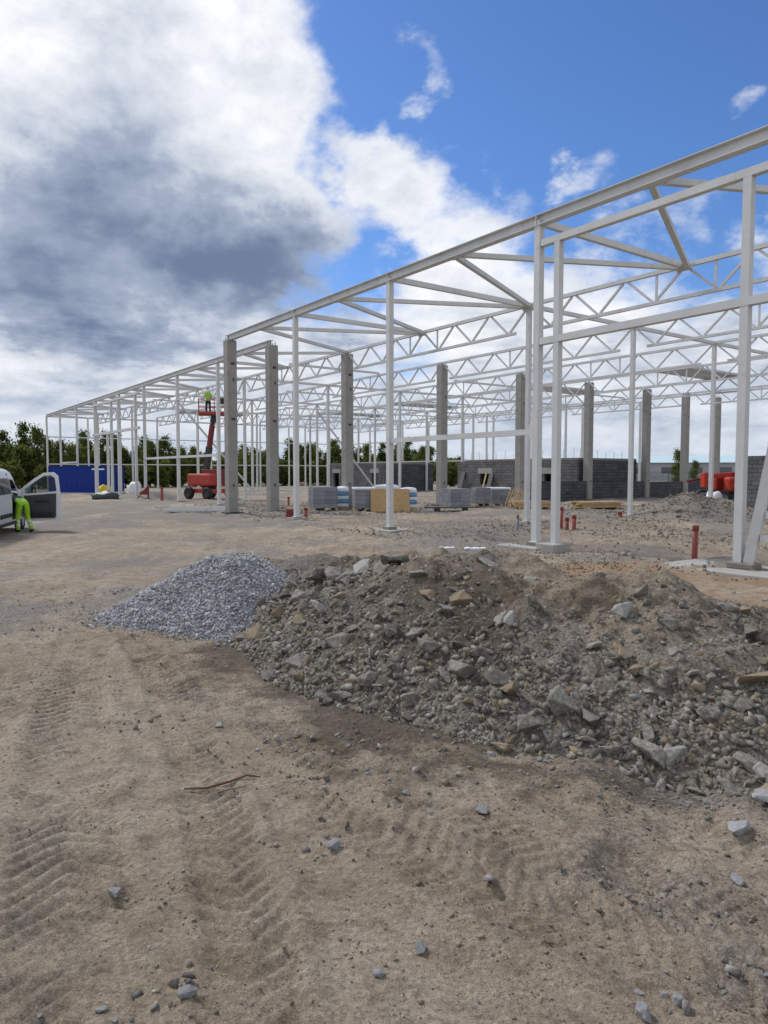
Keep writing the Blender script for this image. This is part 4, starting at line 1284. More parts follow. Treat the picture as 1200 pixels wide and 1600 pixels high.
# pale film strips on the soil
for (x, y, L, rz, lb) in ((1.55, 17.3, 0.4, 0.15, 'left strip of pale plastic film lying on the soil'), (2.15, 16.6, 0.5, -0.1, 'longer strip of pale plastic film left of the column pad')):
    z = gz((x, y))
    m = MB(); n = 8
    vs = []; 
    for i in range(n + 1):
        t = i / n * L - L / 2
        w_ = 0.04 + 0.02 * math.sin(i * 1.7)
        zz = 0.015 + 0.02 * abs(math.sin(i * 1.1))
        vs += [(t, -w_, zz), (t, w_, zz + 0.015), (t, -w_, zz - 0.03), (t, w_, zz - 0.03)]
    for i in range(n):
        a = i * 4; b = a + 4
        m.f += [(a, b, b + 1, a + 1), (a + 2, a, b, b + 2), (a + 1, a + 3, b + 3, b + 1)]
    m.v = vs
    o = m.build('film_strip', MATS['film']); o.location = (x, y, z); o.rotation_euler = (0, 0, rz); tag(o, lb, 'plastic film')
# white beams lying by the corner column
sb = [(-9.35, 32.6, 2.6, 0.0, 0.06, 'uppermost white steel beam of the pile by the corner concrete column'), (-8.75, 32.35, 2.9, 0.02, 0.0, 'lower white steel beam lying by the corner concrete column'), (-8.9, 32.9, 2.6, -0.03, 0.0, 'hindmost white steel beam lying by the corner concrete column')]
for (x, y, L, rz, dz, lb) in sb:
    o = MB().bar((-L / 2, 0, 0.06), (L / 2, 0, 0.06), 0.14, 0.12).build('steel_beam', SP)
    if dz: y = 32.62; x = -8.6; dz = 0.121
    o.location = (x, y, gz((-8.7, 32.5)) + dz); o.rotation_euler = (0, 0, rz); tag(o, lb, 'steel beam', 'white steel beams lying on the ground')

# ------------------------------------------------------------------ wheels
def wheel(par, c, r, w, rim='rim_metal', side=1):
    """wheel with its axle along local x"""
    prof = [(-w / 2, r * 0.62), (-w / 2, r * 0.9), (-w * 0.36, r * 0.985), (-w * 0.12, r), (w * 0.12, r), (w * 0.36, r * 0.985), (w / 2, r * 0.9), (w / 2, r * 0.62)]
    o = MB().lathe(prof, n=28).build('wheel', MATS['black_rubber'], par, True)
    o.location = c
    pr = [(-w * 0.45, r * 0.63), (-w * 0.3, r * 0.55), (-w * 0.2, r * 0.2), (-w * 0.28, 0.001)] 
    MB().lathe(pr, n=24).build('rim', MATS[rim], o, True)
    pr = [(w * 0.45, r * 0.63), (w * 0.3, r * 0.55), (w * 0.2, r * 0.2), (w * 0.28, 0.001)]
    MB().lathe(pr, n=24).build('rim', MATS[rim], o, True)
    return o

# ------------------------------------------------------------------ van (local y forward, x to its right)
VR = R(16)
van = empty('van', (-10.50 - 0.95 * math.cos(VR), 19.02 - 0.95 * math.sin(VR), gz((-11, 20))), VR, 'white van cut off by the left edge, its front door wide open', 'van')
ST = [(-1.0, 1.90, 0.90), (-0.9, 1.94, 0.94), (-0.45, 1.965, 0.955), (0.0, 1.97, 0.955), (0.45, 1.97, 0.955), (1.0, 1.97, 0.955), (1.5, 1.97, 0.955), (1.9, 1.965, 0.955), (2.35, 1.93, 0.952), (2.65, 1.80, 0.95), (2.95, 1.60, 0.948),
      (3.45, 1.22, 0.945), (3.9, 1.05, 0.93), (4.25, 0.92, 0.88), (4.42, 0.75, 0.80)]
rings = []
for (y, zt, wd) in ST:
    k = (zt - 0.32) / (1.97 - 0.32)
    half = [(wd * 0.92, 0.32), (wd * 0.985, 0.40), (wd, 0.62), (wd, 0.95), (wd * 0.985, 0.32 + 0.56 * (zt - 0.32) + 0.02), (wd * 0.93, 0.32 + 0.80 * (zt - 0.32)), (wd * 0.86, 0.32 + 0.93 * (zt - 0.32)), (wd * 0.74, 0.32 + 0.985 * (zt - 0.32)), (wd * 0.4, zt)]
    if zt < 1.3:
        half = [(wd * 0.92, 0.32), (wd * 0.985, 0.38), (wd, 0.5), (wd, 0.32 + 0.55 * (zt - 0.32)), (wd * 0.99, 0.32 + 0.7 * (zt - 0.32)), (wd * 0.96, 0.32 + 0.82 * (zt - 0.32)), (wd * 0.9, 0.32 + 0.92 * (zt - 0.32)), (wd * 0.75, 0.32 + 0.985 * (zt - 0.32)), (wd * 0.4, zt)]
    ring = [(x, y, z) for x, z in half] + [(-x, y, z) for x, z in half[::-1]]
    rings.append(ring)
nr = len(rings[0])
bv = [p for r_ in rings for p in r_]; bf = []
for i in range(len(rings) - 1):
    for j in range(nr):
        j2 = (j + 1) % nr
        yc = (ST[i][0] + ST[i + 1][0]) / 2
        if 1.9 < yc < 2.95 and 0 < j < 5: continue               # the open doorway
        if 2.35 < yc < 3.45 and j in (6, 7, 8, 9, 10): continue    # windscreen
        if -0.40 < yc < 0.40 and j in (0, 1): continue             # wheel arch
        if -0.40 < yc < 0.40 and j in (nr - 3, nr - 2): continue
        bf.append((i * nr + j, i * nr + j2, (i + 1) * nr + j2, (i + 1) * nr + j))
bf.append(tuple(range(nr))); bf.append(tuple((len(rings) - 1) * nr + j for j in range(nr)))
vb = MB().raw(bv, bf).build('body', MATS['van_white'], van, True)
md = vb.modifiers.new('solid', 'SOLIDIFY'); md.thickness = 0.03; md.offset = -1
md = vb.modifiers.new('edge', 'EDGE_SPLIT'); md.split_angle = R(40)
MB().box(-0.86, 0.86, -0.9, 1.80, 0.36, 0.42).box(-0.86, 0.86, 1.72, 1.76, 0.43, 1.80).box(-0.86, 0.86, 1.8, 3.4, 0.36, 0.5).build('floor_and_bulkhead', MATS['van_trim'], van)
MB().box(-0.85, 0.85, 2.85, 3.3, 0.5, 1.05).build('dashboard', MATS['van_trim'], van, bevel=0.05)
se = MB().box(0.25, 0.78, 1.95, 2.45, 0.5, 0.82).build('seat', MATS['seat_cloth'], van, bevel=0.05)
MB().hexa([(0.27, 1.9, 0.825), (0.76, 1.9, 0.825), (0.76, 2.05, 0.825), (0.27, 2.05, 0.825), (0.30, 1.80, 1.42), (0.73, 1.80, 1.42), (0.73, 1.92, 1.42), (0.30, 1.92, 1.42)]).build('backrest', MATS['seat_cloth'], se, bevel=0.03)
MB().hexa([(0.952, 0.35, 1.20), (0.952, 1.78, 1.20), (0.965, 1.78, 1.20), (0.965, 0.35, 1.20), (0.895, 0.42, 1.66), (0.895, 1.76, 1.66), (0.908, 1.76, 1.66), (0.908, 0.42, 1.66)]).build('side_window', MATS['dark_glass'], van)
MB().hexa([(0.952, -0.85, 1.20), (0.952, 0.25, 1.20), (0.965, 0.25, 1.20), (0.965, -0.85, 1.20), (0.895, -0.85, 1.66), (0.895, 0.30, 1.66), (0.908, 0.30, 1.66), (0.908, -0.85, 1.66)]).build('side_window', MATS['dark_glass'], van)
MB().raw([(-0.72, 2.40, 1.90), (0.72, 2.40, 1.90), (0.84, 3.40, 1.24), (-0.84, 3.40, 1.24), (-0.72, 2.42, 1.91), (0.72, 2.42, 1.91), (0.84, 3.42, 1.25), (-0.84, 3.42, 1.25)],
         [(0, 1, 2, 3), (7, 6, 5, 4), (0, 4, 5, 1), (1, 5, 6, 2), (2, 6, 7, 3), (3, 7, 4, 0)]).build('windscreen', MATS['glass'], van)
MB().box(0.962, 0.985, 0.42, 1.86, 0.52, 0.64).build('rub_strip', MATS['van_trim'], van, bevel=0.008)
MB().box(0.90, 0.962, 0.42, 3.05, 0.28, 0.36).build('sill', MATS['van_trim'], van, bevel=0.01)
for (x, y) in ((0.82, 0.0), (-0.82, 0.0), (0.82, 3.5), (-0.82, 3.5)):
    wheel(van, (x, y, 0.33), 0.33, 0.21)
# the open door: hinge at its front edge, seen from the inside
door = MB()
outl = [(0.0, 0.36), (0.20, 0.20), (1.10, 0.20), (1.16, 0.26), (1.17, 1.02), (1.12, 1.60), (0.98, 1.72), (0.70, 1.70), (0.42, 1.52), (0.0, 1.18)]
win = [(0.10, 1.10), (1.06, 1.16), (1.08, 1.12), (1.08, 1.12), (1.07, 1.18), (1.03, 1.55), (0.94, 1.63), (0.72, 1.62), (0.46, 1.45), (0.13, 1.19)]
winp = [(0.13, 1.05), (0.60, 1.08), (1.05, 1.12), (1.06, 1.13), (1.07, 1.16), (1.03, 1.53), (0.93, 1.62), (0.71, 1.61), (0.46, 1.44), (0.13, 1.19)]
T_ = 0.07
n = len(outl)
vsd = [(x, 0, z) for x, z in outl] + [(x, 0, z) for x, z in winp] + [(x, T_, z) for x, z in outl] + [(x, T_, z) for x, z in winp]
fsd = []
for i in range(n):
    j = (i + 1) % n
    fsd.append((i, j, n + j, n + i)); fsd.append((2 * n + i, 3 * n + i, 3 * n + j, 2 * n + j))
    fsd.append((i, 2 * n + i, 2 * n + j, j)); fsd.append((n + i, n + j, 3 * n + j, 3 * n + i))
dr_o = door.raw(vsd, fsd).build('front_door', MATS['van_white'], van)
dr_o.location = (0.97, 2.92, 0.12); dr_o.rotation_euler = (0, 0, R(-8))
lin = [(0.10, 0.40), (0.24, 0.29), (1.0, 0.29), (1.04, 0.33), (1.06, 1.06), (0.13, 0.99)]
m = MB(); nn = len(lin)
m.raw([(x, -0.035, z) for x, z in lin] + [(x, -0.001, z) for x, z in lin], [tuple(range(nn)), tuple(range(2 * nn - 1, nn - 1, -1))] + [(i, nn + i, nn + (i + 1) % nn, (i + 1) % nn) for i in range(nn)])
m.build('door_lining', MATS['door_lining'], dr_o)
MB().box(0.3, 0.95, -0.10, -0.036, 0.36, 0.50).build('door_pocket', MATS['van_trim'], dr_o, bevel=0.02)
MB().box(0.45, 0.85, -0.075, -0.036, 0.80, 0.86).build('armrest', MATS['van_trim'], dr_o, bevel=0.01)
nw = len(winp)
MB().raw([(x, 0.03, z) for x, z in winp] + [(x, 0.036, z) for x, z in winp], [tuple(range(nw)), tuple(range(2 * nw - 1, nw - 1, -1))]).build('door_glass', MATS['glass'], dr_o)
MB().box(0.42, 0.45, 0.025, 0.045, 1.06, 1.43).build('window_bar', MATS['van_trim'], dr_o)
mm = MB().box(0.12, 0.30, 0.14, 0.26, 1.06, 1.32).build('door_mirror', MATS['van_trim'], dr_o, bevel=0.03)
MB().box(0.135, 0.285, 0.133, 0.139, 1.08, 1.30).build('mirror_glass', MATS['film'], mm)  # pale film colour painted in place of the mirror's reflection

# ------------------------------------------------------------------ people
def skinned(name, verts, edges, radii, mats, pick, sub=2):
    me = bpy.data.meshes.new(name)
    me.from_pydata(verts, edges, [])
    o = bpy.data.objects.new(name, me); link(o)
    md = o.modifiers.new('skin', 'SKIN'); md.use_smooth_shade = True
    for i, r_ in enumerate(radii):
        sv = me.skin_vertices[0].data[i]
        sv.radius = r_ if isinstance(r_, tuple) else (r_, r_)
        sv.use_root = (i == 0)
    s = o.modifiers.new('sub', 'SUBSURF'); s.levels = sub; s.render_levels = sub
    dg = bpy.context.evaluated_depsgraph_get()
    me2 = bpy.data.meshes.new_from_object(o.evaluated_get(dg))
    bpy.data.objects.remove(o)
    o = bpy.data.objects.new(name, me2); link(o)
    me2.materials.clear()
    for m_ in mats: me2.materials.append(MATS[m_])
    for p in me2.polygons:
        p.material_index = pick(p.center); p.use_smooth = True
    return o


def person(name, J, label, pick, mats, loc, rz):
    """J: joint positions; one continuous skinned body"""
    vn = list(J.keys()); ix = {k: i for i, k in enumerate(vn)}
    E_ = [('pelvis', 'waist'), ('waist', 'chest'), ('chest', 'neck'), ('neck', 'head'), ('head', 'crown')]
    for s in 'LR':
        E_ += [('pelvis', 'hip' + s), ('hip' + s, 'knee' + s), ('knee' + s, 'ankle' + s), ('ankle' + s, 'toe' + s), ('chest', 'sho' + s), ('sho' + s, 'elb' + s), ('elb' + s, 'wri' + s), ('wri' + s, 'han' + s)]
    rad = {'pelvis': (0.16, 0.13), 'waist': (0.15, 0.12), 'chest': (0.17, 0.13), 'neck': 0.062, 'head': (0.085, 0.10), 'crown': (0.07, 0.085)}
    for s in 'LR':
        rad.update({'hip' + s: 0.105, 'knee' + s: 0.078, 'ankle' + s: 0.062, 'toe' + s: (0.05, 0.045), 'sho' + s: 0.075, 'elb' + s: 0.055, 'wri' + s: 0.042, 'han' + s: 0.042})
    o = skinned(name, [J[k] for k in vn], [(ix[a], ix[b]) for a, b in E_], [rad[k] for k in vn], mats, pick)
    o.location = loc; o.rotation_euler = (0, 0, rz)
    return tag(o, label, 'person')

# leaning into the doorway; local y = facing direction
J1 = {'pelvis': (0, 0, 0.93), 'waist': (0.0, 0.21, 0.98), 'chest': (0, 0.45, 1.03), 'neck': (0, 0.62, 1.10), 'head': (0, 0.71, 1.15), 'crown': (0, 0.80, 1.22),
      'hipL': (-0.10, 0.0, 0.88), 'kneeL': (-0.13, 0.10, 0.50), 'ankleL': (-0.14, 0.02, 0.09), 'toeL': (-0.15, 0.19, 0.045),
      'hipR': (0.10, 0.0, 0.88), 'kneeR': (0.15, 0.03, 0.48), 'ankleR': (0.19, -0.16, 0.10), 'toeR': (0.20, 0.0, 0.045),
      'shoL': (-0.19, 0.47, 1.04), 'elbL': (-0.24, 0.60, 0.82), 'wriL': (-0.18, 0.80, 0.78), 'hanL': (-0.15, 0.9, 0.78),
      'shoR': (0.19, 0.47, 1.04), 'elbR': (0.25, 0.62, 0.84), 'wriR': (0.2, 0.82, 0.80), 'hanR': (0.17, 0.92, 0.80)}


def pick1(c):
    if c.z < 0.115: return 1
    if 0.22 < c.z < 0.28 or 0.34 < c.z < 0.40: return 2
    if c.y > 0.60 and c.z > 1.0: return 4
    if c.y > 0.78 and c.z < 0.95: return 4
    if c.y > 0.17: return 3
    return 0
lx, ly = 1.12, 2.50
wp = Vector((van.location.x + lx * math.cos(VR) - ly * math.sin(VR), van.location.y + lx * math.sin(VR) + ly * math.cos(VR), 0))
person('person', J1, 'person in yellow-green trousers bending into the van beside its open door', pick1, ['hi_vis', 'black_rubber', 'reflective', 'navy_cloth', 'skin'], (wp.x, wp.y, gz(wp) - 0.02), VR + R(38))

# ------------------------------------------------------------------ boom lift with basket
LX, LY = -12.1, 48.8
LR = R(52)
lift = empty('boom_lift', (LX, LY, gz((LX, LY))), LR, 'red boom lift with raised basket inside the farther frame', 'boom lift')
RP, DRP, DMT = MATS['red_paint'], MATS['dark_red_paint'], MATS['dark_metal']
MB().box(-0.75, 0.75, -1.2, 1.2, 0.42, 0.72).build('chassis', RP, lift, bevel=0.05)
for (x, y) in ((-0.95, -1.0), (0.95, -1.0), (-0.95, 1.0), (0.95, 1.0)): wheel(lift, (x, y, 0.42), 0.42, 0.32, 'dark_metal')
MB().lathe([(0.72, 0.5), (0.9, 0.5)], axis='z', n=24).build('slew_ring', DMT, lift)
MB().box(-0.95, -0.30, -1.25, 1.25, 0.92, 1.75).build('engine_cover', RP, lift, bevel=0.12)
MB().box(0.30, 0.95, -1.25, 1.25, 0.92, 1.70).build('tank_cover', RP, lift, bevel=0.12)
MB().box(-0.29, 0.29, -1.35, 0.5, 0.92, 2.05).build('turret', DRP, lift, bevel=0.05)


def lp(x, y, z):  # world point relative to the lift, upright, in lift-local axes
    v = Vector((x - LX, y - LY, 0)); c, s = math.cos(-LR), math.sin(-LR)
    return Vector((v.x * c - v.y * s, v.x * s + v.y * c, z))
b0 = lp(-12.35, 48.9, 1.75); b1 = lp(-12.05, 48.75, 3.6); b2 = lp(-11.75, 48.6, 5.35); b3 = lp(-11.62, 48.55, 5.72)
MB().bar(b0, b1, 0.34, 0.36).build('lower_boom', DMT, lift, bevel=0.02)
MB().bar(b0 + (b1 - b0) * 0.75, b2 - (b2 - b1) * 0.15, 0.27, 0.29).build('middle_boom', DRP, lift, bevel=0.02)
MB().bar(b1 + (b2 - b1) * 0.6, b2, 0.20, 0.22).build('upper_boom', DMT, lift)
MB().bar(b2 - Vector((0, 0, 0.05)), b3, 0.16, 0.4).build('basket_mount', DMT, lift)
bk = MB().box(-1.05, 1.05, -0.42, 0.42, 0.0, 0.09)
basket = bk.build('basket', DRP, lift)
basket.location = b3 + Vector((0, 0, 0.0)); basket.rotation_euler = (0, 0, -LR + R(12))
MB().box(-1.05, 1.05, -0.42, -0.40, 0.091, 0.24).build('kick_plate', RP, basket)
for z in (0.6, 1.1):
    for s in (-0.41, 0.41): MB().bar((-1.05, s, z), (1.05, s, z), 0.045).build('guard_rail', RP, basket)
    for s in (-1.04, 1.04): MB().bar((s, -0.385, z), (s, 0.385, z), 0.045).build('guard_rail', RP, basket)
for x in (-1.04, 0.0, 1.04):
    for y in (-0.41, 0.41): MB().bar((x, y, 0.0925), (x, y, 1.075), 0.04).build('post', RP, basket)
MB().box(0.25, 0.75, -0.62, -0.43, 0.75, 1.15).build('control_box', DMT, basket, bevel=0.02)
J2 = {'pelvis': (0, 0, 0.93), 'waist': (0, 0.02, 1.10), 'chest': (0, 0.03, 1.32), 'neck': (0, 0.02, 1.50), 'head': (0, 0.04, 1.60), 'crown': (0, 0.04, 1.71),
      'hipL': (-0.10, 0, 0.89), 'kneeL': (-0.12, 0.04, 0.50), 'ankleL': (-0.13, 0, 0.09), 'toeL': (-0.14, 0.16, 0.045), 'hipR': (0.10, 0, 0.89), 'kneeR': (0.13, 0.03, 0.50), 'ankleR': (0.15, -0.02, 0.09), 'toeR': (0.17, 0.14, 0.045),
      'shoL': (-0.20, 0.02, 1.42), 'elbL': (-0.30, 0.20, 1.52), 'wriL': (-0.22, 0.38, 1.70), 'hanL': (-0.20, 0.45, 1.77), 'shoR': (0.20, 0.02, 1.42), 'elbR': (0.28, 0.12, 1.18), 'wriR': (0.2, 0.34, 1.12), 'hanR': (0.17, 0.42, 1.12)}


def pick2(c):
    if c.z < 0.1: return 1
    if c.z > 1.67 and abs(c.x) < 0.12 and c.y < 0.2: return 5
    if c.z > 1.49 and abs(c.x) < 0.13 and c.y < 0.2: return 4
    if c.z < 0.93: return 3
    if 1.06 < c.z < 1.12: return 2
    if c.y > 0.36: return 4
    return 0
bw = lift.matrix_basis @ b3
person('person', J2, 'person in yellow-green jacket and pale helmet standing in the raised basket', pick2, ['hi_vis', 'black_rubber', 'reflective', 'navy_cloth', 'skin', 'helmet'], (bw.x - 0.42, bw.y + 0.0, bw.z + 0.088), R(40))

# ------------------------------------------------------------------ folded red machine behind the spoil mound
MX, MY = 19.3, 39.5
mach = empty('boom_lift', (MX, MY, gz((MX, MY))), R(8), 'folded red boom lift standing behind the spoil mound at the right', 'boom lift')
MB().box(-1.3, 1.3, -0.75, 0.75, 0.4, 0.72).build('chassis', DMT, mach, bevel=0.05)
for (x, y) in ((-1.0, -0.95), (-1.0, 0.95), (1.0, -0.95), (1.0, 0.95)):
    q_ = wheel(mach, (x, y, 0.44), 0.44, 0.32, 'rim_metal'); q_.rotation_euler = (0, 0, R(90))
MB().box(-0.55, 1.35, -0.95, -0.30, 0.78, 1.62).build('engine_cover', RP, mach, bevel=0.14)
MB().box(-0.55, 1.35, 0.30, 0.95, 0.78, 1.62).build('tank_cover', RP, mach, bevel=0.14)
MB().box(0.2, 1.5, -0.29, 0.29, 0.75, 1.9).build('turret', DRP, mach, bevel=0.06)
MB().bar((1.2, 0, 1.80), (-1.6, 0, 1.62), 0.30, 0.28).build('folded_boom', RP, mach, bevel=0.03)
MB().bar((-1.55, 0, 1.52), (-2.5, 0, 1.36), 0.12, 0.12).build('jib', DRP, mach, bevel=0.02)
MB().box(-1.95, -1.45, -0.8, -0.4, 1.05, 1.85).build('basket_panel', RP, mach, bevel=0.04)
MB().box(-0.3, 0.9, -0.962, -0.951, 1.10, 1.22).build('lettering_band', MATS['yellow_sack'], mach)
# bags beside it
def lump(name, loc, sc, m, label, cat='bag', seed=1):
    bm = bmesh.new(); bmesh.ops.create_icosphere(bm, subdivisions=3, radius=1)
    for v in bm.verts:
        k = 1 + 0.16 * math.sin(v.co.x * 4 + seed) * math.sin(v.co.y * 5 + seed * 2) + 0.08 * math.sin(v.co.z * 9 + v.co.x * 7 + seed)
        v.co *= k
        if v.co.z < -0.35: v.co.z = -0.35 - 0.1 * (v.co.z + 0.35) * 0
        v.co = Vector((v.co.x * sc[0], v.co.y * sc[1], (v.co.z + 0.35) * sc[2]))
    me = bpy.data.meshes.new(name); bm.to_mesh(me); bm.free(); me.materials.append(MATS[m])
    for p in me.polygons: p.use_smooth = True
    o = link(bpy.data.objects.new(name, me)); o.location = loc
    return tag(o, label, cat)
lump('bag', (17.6, 37.6, gz((17.6, 37.6))), (0.5, 0.4, 0.6), 'wrap_white', 'pale blue-white bag beneath the folded red machine', seed=3)
lump('bag', (-18.9, 47.9, gz((-18.9, 47.9))), (0.9, 0.5, 0.42), 'sack_dark', 'dark tarpaulin heap at the foot of the far door posts', 'tarpaulin', 5)
lump('bag', (-23.6, 59.5, gz((-23.6, 59.5))), (0.6, 0.4, 0.55), 'yellow_sack', 'yellow sack in front of the blue container', seed=8)
lump('bag', (-20.2, 57.0, gz((-20.2, 57.0))), (0.6, 0.5, 0.8), 'wrap_white', 'white big bag right of the far door posts', seed=9)
sg = empty('barrier', (-15.6, 46.6, gz((-15.6, 46.6))), R(10), 'dark red folding barrier stand in the distance left of the boom lift', 'barrier')
MB().bar((-0.7, 0, 0.05), (-0.05, 0, 0.85), 0.06).build('leg', DRP, sg)
MB().bar((0.0, 0, 0.02), (0.0, 0, 0.95), 0.1).build('leg', DRP, sg)
MB().hexa([(-0.6, -0.02, 0.35), (-0.05, -0.02, 0.3), (-0.05, 0.02, 0.3), (-0.6, 0.02, 0.35), (-0.5, -0.02, 0.5), (-0.05, -0.02, 0.8), (-0.05, 0.02, 0.8), (-0.5, 0.02, 0.5)]).build('panel', DRP, sg)

# ------------------------------------------------------------------ blue container
ct = empty('shipping_container', (-26.4, 62.6, gz((-26.4, 62.6)) + 0.03), R(-17), 'dark blue metal container before the trees at the left', 'container')
m = MB()
Lc, Hc, Wc = 6.1, 2.35, 2.4
n = 44
front = []
for i in range(n + 1):
    x = -Lc / 2 + Lc * i / n
    d = 0.035 if (i // 2) % 2 else 0.0
    front.append((x, -Wc / 2 + d))
for i in range(n):
    (x0, y0), (x1, y1) = front[i], front[i + 1]
    m.raw([(x0, y0, 0.12), (x1, y1, 0.12), (x1, y1, Hc - 0.12), (x0, y0, Hc - 0.12)], [(0, 1, 2, 3)])
m.build('corrugated_side', MATS['blue_container'], ct)
MB().box(-Lc / 2 + 0.05, Lc / 2 - 0.05, -Wc / 2 + 0.05, Wc / 2, 0.1, Hc - 0.02).build('shell', MATS['blue_container'], ct)
for z0, z1 in ((0.0, 0.13), (Hc - 0.13, Hc)): MB().box(-Lc / 2, Lc / 2, -Wc / 2 - 0.02, -Wc / 2 + 0.04, z0, z1).build('rail', MATS['blue_container'], ct)
for x in (-Lc / 2, Lc / 2 - 0.12): MB().box(x - 0.003, x + 0.123, -Wc / 2 - 0.025, -Wc / 2 + 0.045, 0.01, Hc - 0.01).build('corner_post', MATS['blue_container'], ct)
MB().box(Lc / 2 - 1.5, Lc / 2 - 0.2, -Wc / 2 - 0.012, -Wc / 2 - 0.004, Hc - 0.34, Hc - 0.22).build('name_plate', MATS['wrap_white'], ct)
o = MB().box(-3.4, 3.2, -0.3, 0.3, -0.1, 0.12).build('kerb_beam', MATS['concrete_pad']); o.location = (-26.0, 58.6, gz((-26, 58.6))); o.rotation_euler = (0, 0, R(-17)); tag(o, 'pale concrete ground beam before the blue container', 'concrete beam')

# ------------------------------------------------------------------ trees
def tree_meshes(seed, h, spread, leaves, m, leafsize=0.26, stems=3, base=0.12):
    r = np.random.default_rng(seed)
    tr = MB(); tips = []
    for s in range(stems):
        a = r.uniform(0, 6.28); lean = r.uniform(0.05, 0.28)
        hh = h * r.uniform(0.75, 0.98)
        pts = []
        for k in range(6):
            t = k / 5
            pts.append((math.cos(a) * lean * spread * t * 1.2 + r.normal(0, 0.05), math.sin(a) * lean * spread * t * 1.2 + r.normal(0, 0.05), hh * t - 0.1))
        tr.tube(pts, [0.10 * h / 8 * (1 - 0.85 * k / 5) for k in range(6)], 6)
        nb = 16
        for b in range(nb):
            t = r.uniform(base, 1.0)
            p = np.array([np.interp(t * 5, range(6), [q_[i] for q_ in pts]) for i in range(3)])
            ba = r.uniform(0, 6.28); ln = spread * (0.35 + 0.65 * math.sin(math.pi * min(1, 0.15 + t * 0.85))) * r.uniform(0.45, 1.0) * 0.62
            e = p + np.array([math.cos(ba) * ln, math.sin(ba) * ln, ln * r.uniform(0.2, 0.9)])
            tr.tube([p, (p + e) / 2 + [0, 0, 0.05], e], [0.03 * h / 8, 0.02 * h / 8, 0.008], 4)
            for f in (0.35, 0.55, 0.75, 0.9, 1.05): tips.append(p + (e - p) * f)
    tips = np.array(tips)
    c = tips[r.integers(0, len(tips), leaves)] + r.normal(0, 1, (leaves, 3)) * np.array([0.30, 0.30, 0.26]) * h / 8 * r.uniform(0.6, 1.6, (leaves, 1))
    c[:, 2] = np.maximum(c[:, 2], 0.15)
    rot = np.moveaxis(rand_rot.__call__(leaves), 0, 0)
    sz = leafsize * r.uniform(0.6, 1.3, leaves)
    q = np.array([(-0.5, -0.32, 0), (0.5, -0.22, 0.08), (0.42, 0.35, 0), (-0.4, 0.28, 0.06)])
    V = np.einsum('nij,mj->nmi', rot, q) * sz[:, None, None] + c[:, None, :]
    F = np.arange(leaves * 4).reshape(-1, 4)
    return tr.mesh('trunk', MATS['bark'], True), mesh_np('crown', V.reshape(-1, 3), F, MATS[m])
TP = [tree_meshes(300, 8.0, 2.3, 4200, 'leaf_mid'), tree_meshes(301, 7.4, 2.8, 4200, 'leaf_dark'), tree_meshes(302, 8.8, 2.0, 3800, 'leaf_fresh', stems=2), tree_meshes(303, 7.0, 2.5, 4000, 'leaf_mid', stems=4), tree_meshes(304, 8.4, 2.2, 3800, 'leaf_dark', stems=2)]
BP = [tree_meshes(320, 3.4, 1.9, 2600, 'leaf_dark', 0.2, 5, 0.05), tree_meshes(321, 3.0, 2.0, 2600, 'leaf_mid', 0.2, 5, 0.05)]


def plant(name, pr, x, y, s, rz, label, cat, group):
    root = empty(name, (x, y, -0.05), rz, label, cat, group)
    root.scale = (s, s, s * random.uniform(0.92, 1.1))
    inst('trunk', pr[0], root); inst('crown', pr[1], root)
    return root
rr = random.Random(3)
line = [(-75, 66), (-52, 76), (-34, 82), (-22, 92), (-8, 104), (12, 122)]
lx_ = [p[0] for p in line]; ly_ = [p[1] for p in line]
k = 0
x = -74.0
while x < 13:
    for row in range(3):
        y = float(np.interp(x, lx_, ly_)) + row * 3.5 + rr.uniform(-1.2, 1.2)
        s = rr.uniform(0.80, 1.0) * (0.80 if x < -30 else 0.74)
        if row: s *= 1.04
        zone = 'seen above the white van' if x < -46 else 'rising behind the blue container' if x < -31 else 'behind the far door posts and boom lift' if x < -17 else 'seen between the concrete columns'
        plant('tree', TP[rr.randrange(5)], x + rr.uniform(-1, 1), y, s, rr.uniform(0, 6.28), 'young leafy green tree of the dense belt, ' + zone, 'tree', 'trees in the belt beyond the site')
    y = float(np.interp(x, lx_, ly_)) - 3.0
    plant('shrub', BP[rr.randrange(2)], x + rr.uniform(-1, 1), y + rr.uniform(-1, 1), rr.uniform(0.8, 1.15), rr.uniform(0, 6.28), 'dense green shrub at the foot of the tree belt', 'shrub', 'shrubs at the foot of the tree belt')
    x += 1.9 + rr.uniform(-0.5, 0.5)
# small trees near the far hall on the right
for (x, y, s, lb) in ((34.2, 82.0, 0.50, 'small dark tree in front of the far grey hall'), (38.0, 86.0, 0.40, 'smaller dark tree right of it, before the far hall')):
    plant('tree', TP[4], x, y, s, 1.0, lb, 'tree', None)
for (x, y, s, lb) in ((11.0, 84.0, 0.9, 'bright green shrub left of the block room'), (8.3, 88, 1.0, 'bright green shrub behind the far white columns')):
    plant('shrub', BP[1], x, y, s, 2.0, lb, 'shrub', None)
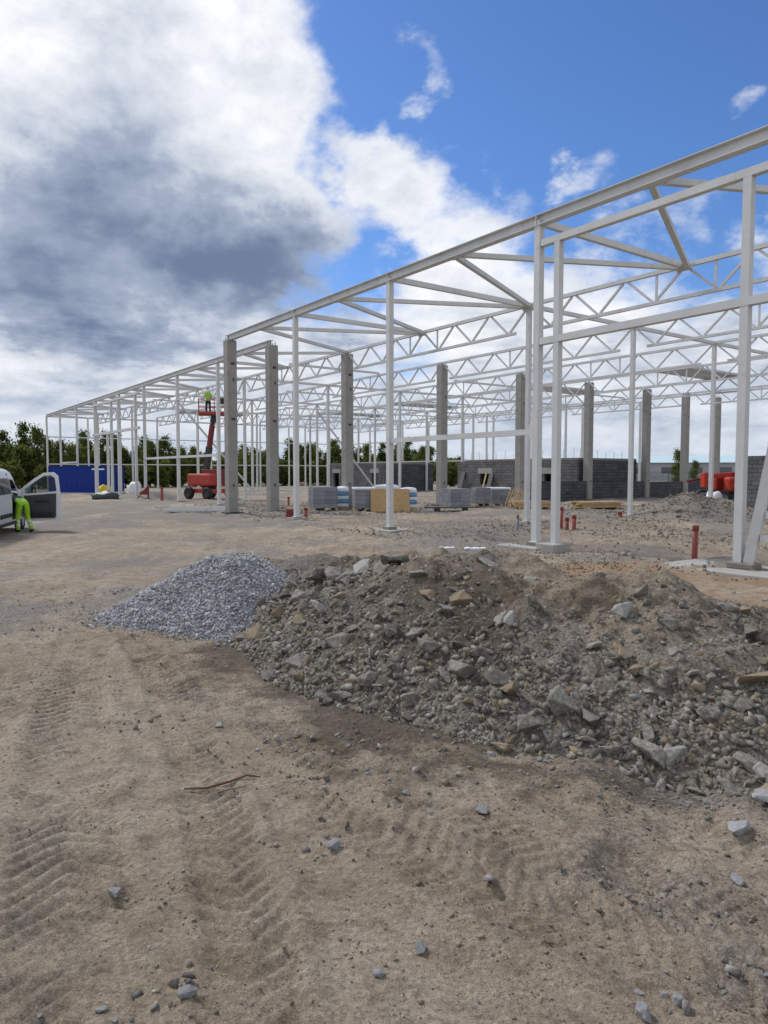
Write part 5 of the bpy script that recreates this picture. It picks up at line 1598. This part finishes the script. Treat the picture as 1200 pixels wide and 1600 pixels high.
# far-off wood on the horizon
def far_wood():
    r = np.random.default_rng(77); nL = 26000
    a = r.uniform(-1.25, 1.25, nL)
    d = 300 + 25 * r.random(nL)
    hh = 5.5 + 2.5 * np.interp(a, np.linspace(-1.25, 1.25, 90), r.random(90))
    c = np.stack([np.sin(a) * d, np.cos(a) * d, hh * r.random(nL) ** 0.75], -1)
    q = np.array([(-0.5, -0.4, 0), (0.5, -0.4, 0.1), (0.5, 0.4, 0), (-0.5, 0.4, 0.1)]) * 2.0
    V = np.einsum('nij,mj->nmi', rand_rot(nL), q) + c[:, None, :]
    o = link(bpy.data.objects.new('distant_wood', mesh_np('distant_wood', V.reshape(-1, 3), np.arange(nL * 4).reshape(-1, 4), MATS['leaf_dark'])))
    tag(o, 'low far-off belt of wood along the horizon', 'wood', kind='stuff')
far_wood()
# far hall and fence
fh = empty('far_hall', (70, 150, 0), R(-12), 'low grey hall with pale roof far behind the right-hand columns', 'hall')
MB().box(-24, 24, 0, 20, -0.2, 3.9).build('wall', MATS['far_wall'], fh)
m = MB().raw([(-24.5, -0.6, 3.9), (24.5, -0.6, 3.9), (24.5, 20.6, 3.9), (-24.5, 20.6, 3.9), (-24.5, 10, 5.6), (24.5, 10, 5.6)], [(0, 1, 5, 4), (2, 3, 4, 5), (0, 4, 3), (1, 2, 5), (0, 3, 2, 1)])
m.build('roof', MATS['far_roof'], fh)
for k in range(8): MB().box(-22 + k * 5.8, -19.5 + k * 5.8, -0.04, -0.004, 1.6, 2.9).build('window', MATS['dark_glass'], fh)
fn = empty('mesh_fence', (32, 74, 0), R(-14), 'dark green mesh fence in front of the far hall', 'fence')
for k in range(15): MB().box(-14 + k * 2 - 0.03, -14 + k * 2 + 0.03, -0.03, 0.03, -0.1, 1.95).build('post', MATS['fence_green'], fn)
for k in range(14):
    m = MB(); x0 = -13.97 + k * 2; 
    for i in range(20): m.box(x0 + 0.05 + i * 0.097, x0 + 0.068 + i * 0.097, -0.009, 0.009, 0.08, 1.88)
    for z in (0.1, 0.7, 1.3, 1.85): m.box(x0 + 0.001, x0 + 1.939, 0.0095, 0.0155, z, z + 0.02)
    m.build('mesh_panel', MATS['fence_green'], fn)
